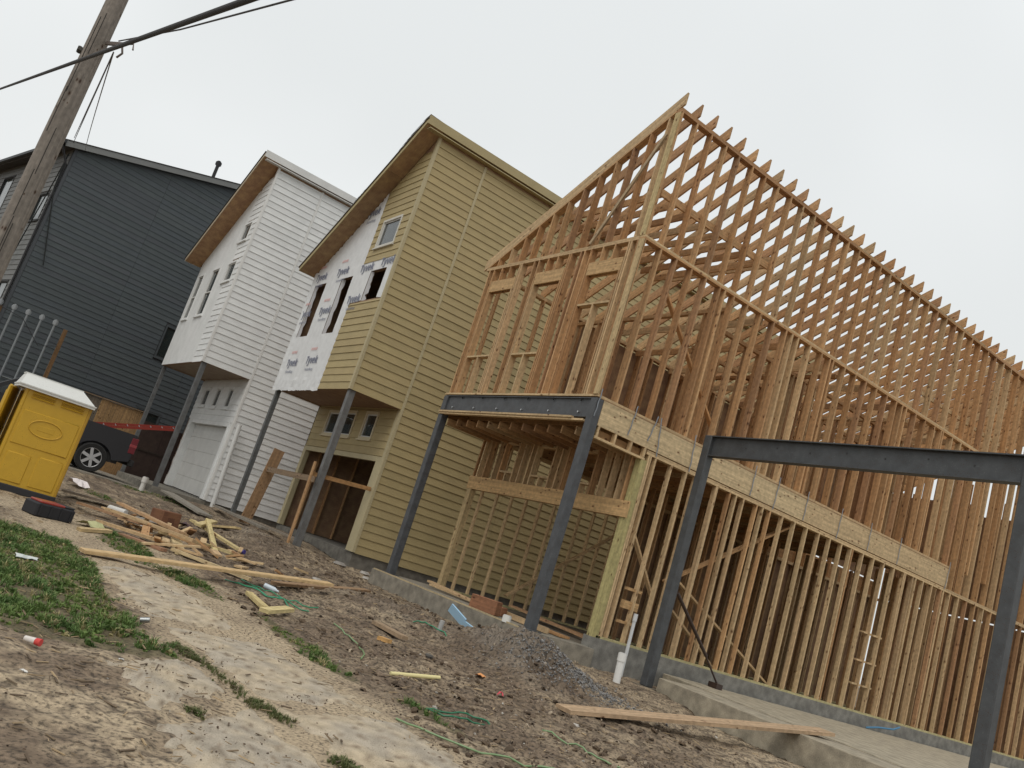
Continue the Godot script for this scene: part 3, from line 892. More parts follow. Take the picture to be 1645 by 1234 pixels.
# ---------------------------------------------------------------- dark house on the corner
func dark_house() -> void:
	var t := thing("dark_house", "tall slate-grey lap-sided house behind the portable toilet", "house", Vector3(-20.24, 0, 7.73), deg_to_rad(13))
	var X := Vector3.RIGHT; var Z := Vector3.BACK
	var Wd := 10.0; var Dp := 15.0
	var sl := 0.30; var yf := 10.95
	var top_side := func(s: float) -> float: return yf + sl * minf(s, 8.5) - sl * maxf(s - 8.5, 0.0)
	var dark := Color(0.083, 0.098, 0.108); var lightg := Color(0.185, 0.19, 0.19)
	var Of := Vector3(-Wd, 0, 0); var Os := Vector3.ZERO
	var fo := [[Wd - 1.82, Wd - 0.68, 7.98, 9.08], [Wd - 7.9, Wd - 6.5, 8.75, 10.4], [Wd - 1.9, Wd - 0.8, 3.6, 5.35], [Wd - 7.9, Wd - 6.5, 4.0, 5.6]]
	var so := [[6.0, 7.0, 1.95, 2.55], [5.9, 6.9, 4.8, 6.1]]
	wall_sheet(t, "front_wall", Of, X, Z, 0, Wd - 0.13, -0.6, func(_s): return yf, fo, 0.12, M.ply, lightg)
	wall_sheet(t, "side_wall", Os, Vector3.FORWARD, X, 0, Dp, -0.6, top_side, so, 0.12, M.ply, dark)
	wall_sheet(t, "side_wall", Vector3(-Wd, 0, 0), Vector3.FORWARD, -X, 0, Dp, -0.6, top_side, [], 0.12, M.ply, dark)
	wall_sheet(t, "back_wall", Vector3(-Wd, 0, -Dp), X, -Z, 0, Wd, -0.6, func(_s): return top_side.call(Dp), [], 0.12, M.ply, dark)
	var q := Q.new(); q.col = Color(0.1, 0.1, 0.1)
	q.ab(-Wd + 0.1, -0.1, -0.1, 0.1, -Dp + 0.1, -0.14)
	part(t, "floor", q, M.ply)
	var wf := []
	for w in fo:
		window(t, Of, X, Z, w[0], w[1], w[2], w[3], Color(0.02, 0.02, 0.022), 0.07)
		wf.append([w[0] - .07, w[1] + .07, w[2] - .1, w[3] + .07])
		q = Q.new(); q.col = Color(0.66, 0.67, 0.67)
		bar(q, Of, X, Z, w[0] + 0.02, w[1] - 0.02, w[2] + 0.3, w[3] - 0.02, -0.11, -0.1)
		part(t, "window_blind", q, M.plain)
	for w in so:
		window(t, Os, Vector3.FORWARD, X, w[0], w[1], w[2], w[3], Color(0.075, 0.088, 0.097), 0.07)
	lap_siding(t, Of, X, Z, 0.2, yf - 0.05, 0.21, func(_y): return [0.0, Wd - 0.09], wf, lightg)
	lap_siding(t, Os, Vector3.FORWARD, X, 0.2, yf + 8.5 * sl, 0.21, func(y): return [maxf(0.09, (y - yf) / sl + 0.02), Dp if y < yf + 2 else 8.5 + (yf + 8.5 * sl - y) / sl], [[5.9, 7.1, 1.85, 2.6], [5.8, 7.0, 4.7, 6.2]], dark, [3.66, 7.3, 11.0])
	for cb in [[Os, Vector3.FORWARD, X, -0.03, 0.08, Color(0.075, 0.085, 0.095)], [Of, X, Z, Wd - 0.09, Wd + 0.03, Color(0.03, 0.033, 0.036)]]:
		q = Q.new(); q.col = cb[5]
		bar(q, cb[0], cb[1], cb[2], cb[3], cb[4], -0.3, yf, 0.0, 0.033)
		part(t, "corner_trim", q, M.siding)
	for w in [[Vector3(-0.12, 10.7, 0.12), Vector3(-0.35, 9.6, 0.13), Vector3(-1.45, 6.05, 0.14)], [Vector3(-0.05, 10.6, 0.16), Vector3(0.02, 9.2, 0.14), Vector3(0.10, 6.3, -0.6)]]:
		q = Q.new(); q.col = Color(0.015, 0.016, 0.018)
		q.tube(w, [0.022], 6)
		part(t, "hanging_cable", q, M.rubber)
	# roof
	var roof := sub(t, "roof")
	var d := Vector3(0, sl, -1).normalized(); var n := Vector3(0, 1, sl).normalized()
	var L := 8.95 / cos(atan(sl))
	var a := Vector3(-Wd * 0.5, yf - sl * 0.45, 0.45)
	q = Q.new(); q.col = Color(0.06, 0.06, 0.06)
	q.box(a + d * L * 0.5 + n * 0.20, Vector3(Wd * 0.5 + 0.3, 0, 0), n * 0.02, -d * (L * 0.5 + 0.02))
	var d2 := Vector3(0, -sl, -1).normalized(); var n2 := Vector3(0, 1, -sl).normalized()
	var rid := a + d * L
	q.box(rid + d2 * 3.6 + n2 * 0.2, Vector3(Wd * 0.5 + 0.3, 0, 0), n2 * 0.02, -d2 * 3.6)
	part(roof, "roofing", q, M.ply)
	q = Q.new(); q.col = Color(0.09, 0.09, 0.088)
	q.box(a + d * L * 0.5 + n * 0.09, Vector3(Wd * 0.5 + 0.25, 0, 0), n * 0.085, -d * (L * 0.5 - 0.02))
	q.box(rid + d2 * 3.6 + n2 * 0.09, Vector3(Wd * 0.5 + 0.25, 0, 0), n2 * 0.085, -d2 * 3.5)
	part(roof, "deck", q, M.ply)
	q = Q.new(); q.col = Color(0.24, 0.25, 0.25)
	q.box(Vector3(0.27, a.y, a.z) + d * L * 0.5 + n * 0.075, Vector3(0.012, 0, 0), n * 0.115, -d * (L * 0.5))
	part(roof, "fascia", q, M.siding)
	q = Q.new(); q.col = Color(0.035, 0.037, 0.04)
	q.ab(-Wd - 0.3, 0.34, a.y + 0.05, a.y + 0.17, 0.47, 0.59)
	part(roof, "gutter", q, M.steel)
	q = Q.new(); q.col = Color(0.025, 0.027, 0.03)
	q.tube([Vector3(0.1, a.y + 0.05, 0.5), Vector3(0.07, a.y - 0.25, 0.35), Vector3(-0.05, a.y - 0.6, 0.09), Vector3(-0.05, a.y - 2.0, 0.09), Vector3(-0.05, -0.2, 0.09)], [0.045], 8)
	part(t, "downspout", q, M.steel)
	q = Q.new(); q.col = Color(0.02, 0.022, 0.024)
	q.tube([Vector3(-2.0, 12.6, -6.05), Vector3(-2.0, 14.1, -6.05)], [0.075], 8)
	q.tube([Vector3(-2.0, 14.02, -6.05), Vector3(-2.0, 14.1, -6.05), Vector3(-2.0, 14.22, -6.05), Vector3(-2.0, 14.3, -6.05)], [0.06, 0.14, 0.14, 0.06], 10)
	part(roof, "vent_pipe", q, M.steel)

# ---------------------------------------------------------------- the timber frame
func frame_house() -> void:
	var t := thing("timber_frame_house", "unfinished house of bare timber studs and open rafters", "house frame", Vector3(0, 0, 0))
	var Wd := 5.19; var ZB := -17.1
	var SP := 0.4064
	var yS := 0.18; var y1 := 3.49; var yB := 3.97; var y2 := 7.0
	var UPX := Vector3.RIGHT
	var grey := Color(0.115, 0.125, 0.135)
	# --- concrete
	var q := Q.new(); q.col = Color(0.37, 0.35, 0.31)
	q.ab(-0.16, 5.36, -0.95, 0.0, -1.30, 0.24)
	part(t, "porch_slab", q, M.concrete)
	q = Q.new(); q.col = Color(0.21, 0.185, 0.155)
	q.ab(-0.02, 4.98, -0.95, 0.004, ZB, -1.303)
	part(t, "floor_slab", q, M.concrete)
	q = Q.new(); q.col = Color(0.33, 0.335, 0.33)
	q.ab(4.985, 5.20, -0.95, yS, ZB, -1.305)
	part(t, "foundation_curb", q, M.concrete)
	q = Q.new(); q.col = Color(0.62, 0.50, 0.30)
	q.beam(Vector3(-0.1, 0.006, 0.22), Vector3(5.2, 0.006, 0.22), 0.035, 0.035)
	part(t, "form_strip", q, M.wood)
	# --- steel portal carrying the overhang
	for x in [0.08, 5.11]:
		q = Q.new(); q.col = grey
		q.bbox(Vector3(x, (yB - 0.02) * 0.5, -0.08), Vector3(0.082, (yB - 0.02) * 0.5, 0.082), 0.012)
		part(t, "steel_post", q, M.steel)
		q = Q.new(); q.col = grey
		q.ab(x - 0.14, x + 0.14, 0.002, 0.02, -0.22, 0.06)
		part(t, "base_plate", q, M.steel)
	q = Q.new(); q.col = grey
	q.ab(0.163, 5.027, yB - 0.037, yB - 0.02, -0.15, -0.01)
	q.ab(0.163, 5.027, yB - 0.37, yB - 0.353, -0.15, -0.01)
	q.ab(0.163, 5.027, yB - 0.353, yB - 0.037, -0.055, -0.045)
	part(t, "steel_beam", q, M.steel)
	for i in 6:
		q = Q.new(); q.col = Color(0.5, 0.5, 0.5)
		var bx := 0.45 + i * 0.86
		q.tube([Vector3(bx, yB - 0.28, -0.045), Vector3(bx, yB - 0.28, -0.015)], [0.018], 6)
		part(t, "bolt", q, M.metal)
	for i in 6:
		q = Q.new(); q.col = Color(0.02, 0.02, 0.02)
		var bx := 0.75 + i * 0.8
		q.tube([Vector3(bx, yB - 0.02, -0.02), Vector3(bx, yB - 0.085, -0.02)], [0.012], 6)
		part(t, "bolt", q, M.metal)
	# --- dropped frame below the overhang
	lumber(t, "soffit_board", Vector3(0.05, yB - 0.39, 0.02), Vector3(4.7, yB - 0.39, 0.02), 0.06, 0.035, Vector3.UP, blond())
	lumber(t, "soffit_board", Vector3(0.05, yB - 0.43, -0.02), Vector3(5.0, yB - 0.43, -0.02), 0.09, 0.035, Vector3.UP, blond())
	lumber(t, "soffit_board", Vector3(5.15, 3.31, -0.17), Vector3(5.15, 3.31, -1.38), 0.09, 0.038, Vector3.UP, blond())
	for z in [-0.22, -0.62, -1.0, -1.34]:
		lumber(t, "block", Vector3(5.15, 3.33, z), Vector3(5.15, 3.505, z), 0.089, 0.038, Vector3.BACK, blond())
	for i in 13:
		lumber(t, "ceiling_joist", Vector3(0.2 + i * 0.405, 3.40, -0.17), Vector3(0.2 + i * 0.405, 3.40, -1.34), 0.038, 0.14, Vector3.UP, pine(0.9))
	# --- rim board, floor joists, deck
	lumber(t, "rim_board", Vector3(5.165, 3.73, -0.165), Vector3(5.165, 3.73, -5.9), 0.045, 0.44, Vector3.UP, Color(0.74, 0.57, 0.34))
	lumber(t, "rim_board", Vector3(5.165, 3.73, -5.905), Vector3(5.165, 3.73, -11.6), 0.045, 0.44, Vector3.UP, Color(0.70, 0.52, 0.30))
	lumber(t, "rim_board", Vector3(0.02, 3.73, -0.165), Vector3(0.02, 3.73, ZB), 0.04, 0.44, Vector3.UP, pine())
	for i in 28:
		var z := -0.35 - i * SP
		lumber(t, "floor_joist", Vector3(0.042, 3.80, z), Vector3(5.14, 3.80, z), 0.038, 0.286, Vector3.UP, pine(0.95))
	for i in 5:
		q = Q.new(); q.col = Color(0.46, 0.31, 0.17); q.off = Vector2(R.randf() * 3, R.randf() * 3)
		q.ab(0.0, 5.19, 3.951, 3.969, -11.6 + i * 2.31 + 0.003, -11.6 + (i + 1) * 2.31 - 0.003)
		part(t, "deck_panel", q, M.ply)
	# --- plates of the side walls
	for sx in [[5.12, 1], [0.07, 0]]:
		var x: float = sx[0]
		var seg := [[-1.40, -5.9], [-5.905, -11.6], [-11.605, ZB]]
		for s in seg:
			lumber(t, "sill_plate", Vector3(x, (yS if sx[1] == 1 else 0.004) + 0.019, s[0]), Vector3(x, (yS if sx[1] == 1 else 0.004) + 0.019, s[1]), 0.14, 0.038, Vector3.UP, Color(0.60, 0.54, 0.28))
			lumber(t, "top_plate", Vector3(x, y1 - 0.019, s[0]), Vector3(x, y1 - 0.019, s[1]), 0.14, 0.038, Vector3.UP, blond())
			lumber(t, "top_plate", Vector3(x, y1 - 0.058, s[0]), Vector3(x, y1 - 0.058, s[1]), 0.14, 0.038, Vector3.UP, blond())
		for s in [[-0.003, -4.8], [-4.805, -9.6], [-9.605, ZB]]:
			lumber(t, "sole_plate", Vector3(x, yB + 0.019, s[0]), Vector3(x, yB + 0.019, maxf(s[1], -11.6)), 0.14, 0.038, Vector3.UP, blond())
			lumber(t, "top_plate", Vector3(x, y2 - 0.019, s[0]), Vector3(x, y2 - 0.019, s[1]), 0.14, 0.038, Vector3.UP, blond())
			lumber(t, "top_plate", Vector3(x, y2 - 0.058, s[0]), Vector3(x, y2 - 0.058, s[1]), 0.14, 0.038, Vector3.UP, pine(1.1))
	var yT := 9.56
	for s in [[0.0, -5.6], [-5.605, -11.2], [-11.205, ZB]]:
		lumber(t, "ridge_plate", Vector3(5.12, yT - 0.019, s[0]), Vector3(5.12, yT - 0.019, s[1]), 0.14, 0.038, Vector3.UP, pine())
		lumber(t, "ridge_plate", Vector3(5.12, yT - 0.058, s[0]), Vector3(5.12, yT - 0.058, s[1]), 0.14, 0.038, Vector3.UP, pine())
	# --- studs of the right wall, three tiers; the left wall, two tiers
	var nst := int((-ZB - 0.1) / SP) + 1
	for i in nst:
		var z := -0.03 - i * SP + (0.0 if i == 0 else R.randf_range(-0.012, 0.012))
		var lean := R.randf_range(-0.008, 0.008)
		if z < -1.42:
			var c := blond() if R.randf() < 0.8 else pine()
			lumber(t, "stud", Vector3(5.145, yS + 0.038, z), Vector3(5.145, y1 - 0.077, z + lean), 0.038, 0.089, UPX, c)
			lumber(t, "stud", Vector3(0.07, 0.042, z), Vector3(0.07, y1 - 0.077, z + lean), 0.038, 0.09, UPX, blond())
		var ylo := yB + 0.038 if z > -11.6 else y1
		lumber(t, "stud", Vector3(5.12, ylo, z + lean), Vector3(5.12, y2 - 0.077, z), 0.038, 0.14, UPX, pine())
		lumber(t, "stud", Vector3(5.12, y2, z), Vector3(5.12, yT - 0.077, z + lean), 0.038, 0.14, UPX, pine())
		if i > 0 and i < 36:
			lumber(t, "stud", Vector3(0.07, ylo, z), Vector3(0.07, y2 - 0.077, z), 0.038, 0.14, UPX, pine())
	# extra studs doubled up beside some of them
	for z in [-1.52, -2.72, -3.32, -3.87, -4.68, -7.7, -9.86, -10.3, -11.52]:
		lumber(t, "jack_stud", Vector3(5.145, yS + 0.038, z), Vector3(5.145, y1 - 0.077, z), 0.04, 0.087, UPX, blond())
	for z in [-2.2, -4.3, -5.6, -8.4, -10.1, -12.4, -13.3]:
		lumber(t, "jack_stud", Vector3(5.12, yB + 0.04, z), Vector3(5.12, y2 - 0.077, z), 0.04, 0.14, UPX, pine(1.1))
	for z in [-8.92, -9.33]:
		for y in [0.75, 1.25, 1.85]:
			lumber(t, "blocking", Vector3(5.12, y, z + 0.16), Vector3(5.12, y, z - 0.17), 0.09, 0.038, Vector3.UP, blond())
	for y in [0.55, 0.85, 1.12]:
		lumber(t, "blocking", Vector3(5.10, y, -1.86), Vector3(5.10, y, -2.21), 0.09, 0.14 if y > 0.6 and y < 1.0 else 0.05, Vector3.UP, Color(0.66, 0.42, 0.2))
	# corner post, treated
	lumber(t, "corner_post", Vector3(5.12, 0.03, -1.38), Vector3(5.12, 3.30, -1.38), 0.14, 0.14, UPX, Color(0.56, 0.49, 0.22))
	lumber(t, "corner_post", Vector3(5.12, 0.18, -1.475), Vector3(5.12, 3.41, -1.475), 0.038, 0.14, UPX, blond())
	# --- front wall of the upper floor (z = -0.07)
	var zf := -0.07
	lumber(t, "sole_plate", Vector3(0.145, yB + 0.019, zf), Vector3(5.045, yB + 0.019, zf), 0.14, 0.038, Vector3.UP, blond())
	lumber(t, "top_plate", Vector3(0.145, y2 - 0.019, zf), Vector3(5.045, y2 - 0.019, zf), 0.14, 0.038, Vector3.UP, blond())
	lumber(t, "top_plate", Vector3(0.145, y2 - 0.058, zf), Vector3(5.045, y2 - 0.058, zf), 0.14, 0.038, Vector3.UP, blond())
	var fs := func(x: float, a: float, b: float, c := Color(0, 0, 0)) -> void:
		lumber(t, "stud", Vector3(x, a, zf), Vector3(x, b, zf), 0.038, 0.14, Vector3.BACK, c)
	var yt := y2 - 0.077
	for x in [0.165, 0.35, 1.36, 1.42, 1.88, 2.05, 3.06, 3.12, 3.42, 3.54, 3.74, 4.80, 4.86, 5.02]:
		fs.call(x, yB + 0.038, yt)
	for w in [[0.40, 1.30, 4.86], [2.10, 3.0, 4.86], [3.80, 4.74, 5.78]]:
		fs.call(w[0] + 0.0, yB + 0.038, 6.37); fs.call(w[1] + 0.0, yB + 0.038, 6.37)
		lumber(t, "header", Vector3(w[0] - 0.02, 6.50, zf + 0.045), Vector3(w[1] + 0.02, 6.50, zf + 0.045), 0.042, 0.26, Vector3.UP, Color(0.68, 0.45, 0.22))
		lumber(t, "header", Vector3(w[0] - 0.02, 6.50, zf - 0.045), Vector3(w[1] + 0.02, 6.50, zf - 0.045), 0.042, 0.26, Vector3.UP, pine())
		lumber(t, "window_sill", Vector3(w[0] + 0.02, w[2] - 0.019, zf), Vector3(w[1] - 0.02, w[2] - 0.019, zf), 0.14, 0.038, Vector3.UP, blond())
		for k in [0.3, 0.66]:
			var cx: float = lerpf(w[0], w[1], k)
			fs.call(cx, 6.63, yt); 
		var cx2: float = lerpf(w[0], w[1], 0.5)
		fs.call(cx2, yB + 0.038, w[2] - 0.038, blond())
	# --- gable above it: sloping rafter, studs below
	var sl := (yT - y2) / 5.05
	var raf := func(x: float) -> float: return y2 + sl * x
	for i in 12:
		var x := 0.42 + i * 0.4064
		if x > 5.0: break
		lumber(t, "gable_stud", Vector3(x, y2, zf), Vector3(x, raf.call(x) - 0.045, zf), 0.038, 0.14, Vector3.BACK, pine())
	lumber(t, "rake_plate", Vector3(0.05, raf.call(0.05) - 0.024, zf), Vector3(5.03, raf.call(5.03) - 0.024, zf), 0.14, 0.038, Vector3.UP, pine())
	lumber(t, "corner_post", Vector3(5.1, y2 + 0.0, -0.02), Vector3(5.1, yT - 0.077, -0.02), 0.14, 0.05, Vector3.BACK, Color(0.66, 0.52, 0.27))
	lumber(t, "corner_post", Vector3(5.13, yB + 0.038, 0.0), Vector3(5.13, y2 - 0.077, 0.0), 0.12, 0.04, Vector3.BACK, Color(0.70, 0.52, 0.28))
	# --- rafters with plumb-cut tails
	var rd := 0.215
	for i in nst + 1:
		var z := -0.02 - i * SP
		q = Q.new(); q.col = pine(1.08) if i > 0 else blond(); q.off = Vector2(R.randf() * 6, R.randf() * 4)
		var xa := -0.11; var xb := 5.197 + R.randf_range(-0.006, 0.02)
		var vh := rd / cos(atan(sl))
		var a := Vector3(xa, raf.call(xa), z); var b := Vector3(xb, raf.call(xb), z)
		var U := Vector3(0, vh, 0); var hz := Vector3(0, 0, 0.019)
		var g := (b - a).normalized()
		q.quad(a + hz, b + hz, b + U + hz, a + U + hz, g); q.quad(b - hz, a - hz, a + U - hz, b + U - hz, g)
		q.quad(a + U + hz, b + U + hz, b + U - hz, a + U - hz, g); q.quad(a - hz, b - hz, b + hz, a + hz, g)
		q.quad(b + hz, b - hz, b + U - hz, b + U + hz); q.quad(a - hz, a + hz, a + U + hz, a + U - hz)
		part(t, "rafter", q, M.wood)
	# --- loft ledger and joists near the front, ledger near the back
	lumber(t, "ledger", Vector3(5.02, 7.97, -0.2), Vector3(5.02, 7.97, -3.3), 0.04, 0.14, Vector3.UP, pine())
	for i in 8:
		lumber(t, "loft_joist", Vector3(1.95, 7.97, -0.25 - i * SP), Vector3(5.0, 7.97, -0.25 - i * SP), 0.038, 0.14, Vector3.UP, pine())
	lumber(t, "loft_joist", Vector3(2.2, 8.10, -3.36), Vector3(5.0, 8.10, -3.36), 0.04, 0.24, Vector3.UP, pine())
	lumber(t, "ledger", Vector3(5.02, 7.55, -9.0), Vector3(5.02, 7.55, -14.4), 0.04, 0.09, Vector3.UP, blond())
	for i in 9:
		var z := -3.5 - i * 1.2192
		lumber(t, "tie_beam", Vector3(0.14, 6.86, z), Vector3(5.05, 6.86, z), 0.038, 0.14, Vector3.UP, pine())
	# --- partitions inside, upper floor
	for s in [[-4.2, -11.4]]:
		lumber(t, "partition_plate", Vector3(2.6, 6.72, s[0]), Vector3(2.6, 6.72, s[1]), 0.09, 0.076, Vector3.UP, pine())
		lumber(t, "partition_plate", Vector3(2.6, 3.99, s[0]), Vector3(2.6, 3.99, s[1]), 0.09, 0.038, Vector3.UP, pine())
		for i in 18:
			lumber(t, "partition_stud", Vector3(2.6, 4.01, s[0] - 0.05 - i * SP), Vector3(2.6, 6.68, s[0] - 0.05 - i * SP), 0.038, 0.09, UPX, pine(0.95))
	for z in [-2.6, -6.1, -8.9, -11.3]:
		lumber(t, "partition_plate", Vector3(0.15, 6.72, z), Vector3(5.04, 6.72, z), 0.09, 0.076, Vector3.UP, pine())
		for i in 12:
			if z == -2.6 and i > 5 and i < 9: continue
			lumber(t, "partition_stud", Vector3(0.35 + i * 0.4064, 3.97, z), Vector3(0.35 + i * 0.4064, 6.68, z), 0.038, 0.09, Vector3.BACK, pine(0.95))
	for i in 21:
		lumber(t, "partition_stud", Vector3(4.05, 4.01, -3.5 - i * SP), Vector3(4.05, 6.68, -3.5 - i * SP), 0.038, 0.09, UPX, pine(0.95))
	for i in 8:
		lumber(t, "partition_stud", Vector3(4.3, 0.02, -8.55 - i * SP), Vector3(4.3, 3.44, -8.55 - i * SP), 0.038, 0.09, UPX, pine(0.95))
	lumber(t, "partition_plate", Vector3(4.05, 6.72, -3.4), Vector3(4.05, 6.72, -11.3), 0.09, 0.076, Vector3.UP, pine())
	for i in 12:
		lumber(t, "partition_stud", Vector3(0.2 + i * SP, 0.0, ZB + 0.06), Vector3(0.2 + i * SP, 7.0, ZB + 0.06), 0.038, 0.14, Vector3.BACK, pine())
	# --- lower floor: garage front with long header, cripples and three small openings
	var zg := -1.35
	lumber(t, "garage_header", Vector3(-0.06, 2.38, zg + 0.05), Vector3(5.22, 2.38, zg + 0.05), 0.045, 0.29, Vector3.UP, Color(0.72, 0.47, 0.22))
	lumber(t, "garage_header", Vector3(0.02, 2.38, zg - 0.04), Vector3(5.04, 2.38, zg - 0.04), 0.045, 0.29, Vector3.UP, pine())
	lumber(t, "top_plate", Vector3(0.15, 3.47, zg), Vector3(5.04, 3.47, zg), 0.14, 0.038, Vector3.UP, pine())
	lumber(t, "garage_post", Vector3(0.07, 0.004, zg), Vector3(0.07, 2.23, zg), 0.14, 0.14, UPX, Color(0.62, 0.46, 0.24))
	for x in [0.05, 0.18, 0.42, 0.78, 1.0, 1.5, 1.72, 1.98, 2.14, 2.76, 2.98, 3.2, 3.45, 4.06, 4.3, 4.55, 4.8, 4.98]:
		lumber(t, "cripple_stud", Vector3(x, 2.527, zg), Vector3(x, 3.45, zg), 0.038, 0.14, Vector3.BACK, blond() if R.randf() < 0.6 else pine())
	for w in [[1.02, 1.48], [2.16, 2.74], [3.47, 4.04]]:
		lumber(t, "window_sill", Vector3(w[0], 2.72, zg), Vector3(w[1], 2.72, zg), 0.14, 0.038, Vector3.UP, blond())
		lumber(t, "window_sill", Vector3(w[0], 3.35, zg), Vector3(w[1], 3.35, zg), 0.14, 0.038, Vector3.UP, blond())
		lumber(t, "cripple_stud", Vector3((w[0] + w[1]) * 0.5, 2.527, zg), Vector3((w[0] + w[1]) * 0.5, 2.70, zg), 0.038, 0.14, Vector3.BACK, blond())
	# partition in the middle of the lower floor
	for i in 18:
		lumber(t, "partition_stud", Vector3(2.35, 0.0, -4.05 - i * SP), Vector3(2.35, 3.45, -4.05 - i * SP), 0.038, 0.09, UPX, pine(0.9))
	for i in 12:
		lumber(t, "partition_stud", Vector3(0.3 + i * SP, 0.0, -11.5), Vector3(0.3 + i * SP, 3.45, -11.5), 0.038, 0.09, Vector3.BACK, pine(0.9))
	for i in 13:
		lumber(t, "partition_stud", Vector3(3.6, 0.0, -11.9 - i * SP), Vector3(3.6, 6.9, -11.9 - i * SP), 0.038, 0.09, UPX, pine(1.0))
	# sheet panels on the back wall and the rear half of the left wall
	for i in 4:
		for fl in [[0.03, 3.46], [3.5, 6.9]]:
			q = Q.new(); var b2 := R.randf_range(0.85, 1.1); q.col = Color(0.40 * b2, 0.27 * b2, 0.16 * b2); q.off = Vector2(R.randf() * 3, R.randf() * 3)
			q.ab(0.1 + i * 1.25, 0.1 + i * 1.25 + 1.22, fl[0], fl[1] - (0.35 if i == 2 and fl[0] > 1.0 else 0.0), ZB - 0.03, ZB - 0.018)
			part(t, "sheathing_panel", q, M.ply)
	for i in 12:
		for fl in [[0.05, 3.44], [4.0, 6.9]]:
			if fl[0] < 1.0 and i < 3: continue
			q = Q.new(); var b2 := R.randf_range(0.85, 1.1); q.col = Color(0.40 * b2, 0.27 * b2, 0.16 * b2); q.off = Vector2(R.randf() * 3, R.randf() * 3)
			q.ab(-0.016, -0.004, fl[0], fl[1], -2.7 - (i + 1) * 1.2 + 0.004, -2.7 - i * 1.2)
			part(t, "sheathing_panel", q, M.ply)
	# --- diagonal braces
	lumber(t, "brace", Vector3(3.66, 7.03, 0.021), Vector3(4.98, 9.05, 0.03), 0.07, 0.038, Vector3.BACK, Color(0.56, 0.42, 0.26))
	lumber(t, "brace", Vector3(5.0, 6.35, -0.95), Vector3(5.0, 4.35, -3.05), 0.038, 0.09, UPX, pine(1.1))
	lumber(t, "brace", Vector3(5.0, 1.62, -2.9), Vector3(5.0, 0.2, -6.25), 0.038, 0.09, UPX, blond())
	lumber(t, "brace", Vector3(4.93, 1.15, -2.95), Vector3(4.93, 0.2, -4.7), 0.038, 0.09, UPX, blond())
	lumber(t, "brace", Vector3(4.9, 1.45, -2.9), Vector3(4.9, 3.4, -6.0), 0.038, 0.12, UPX, pine())
	lumber(t, "brace", Vector3(5.0, 2.3, -1.55), Vector3(5.0, 1.1, -2.6), 0.038, 0.09, UPX, blond())
	lumber(t, "brace", Vector3(0.17, 0.25, -3.0), Vector3(0.17, 2.75, -6.1), 0.04, 0.12, UPX, blond())
	# --- coiled metal straps tying the floors together
	for s in [[-0.05, 0.45, 0.02], [-0.9, 0.5, 0.05], [-1.5, 0.62, -0.12], [-1.42, 0.45, 0.1], [-2.42, 0.62, -0.06], [-4.2, 0.55, 0.0], [-4.95, 0.6, 0.02], [-5.9, 0.55, 0.0], [-7.1, 0.6, 0.02], [-8.2, 0.55, -0.02], [-9.4, 0.55, 0.0], [-11.55, 0.6, 0.05]]:
		q = Q.new(); q.col = Color(0.24, 0.26, 0.29)
		var k := 9
		for i in k:
			var u := float(i) / k; var u2 := float(i + 1) / k
			var ya: float = 4.12 - s[1] * u * 1.1; var yb: float = 4.12 - s[1] * u2 * 1.1
			var oa := 0.008 + 0.006 * absf(sin(i * 2.4)); var ob := 0.008 + 0.006 * absf(sin((i + 1) * 2.4))
			q.beam(Vector3(5.195 + oa, ya, s[0] + s[2] * u + 0.005 * sin(i * 1.7)), Vector3(5.195 + ob, yb, s[0] + s[2] * u2 + 0.005 * sin((i + 1) * 1.7)), 0.022, 0.003, UPX)
		part(t, "strap", q, M.galv)

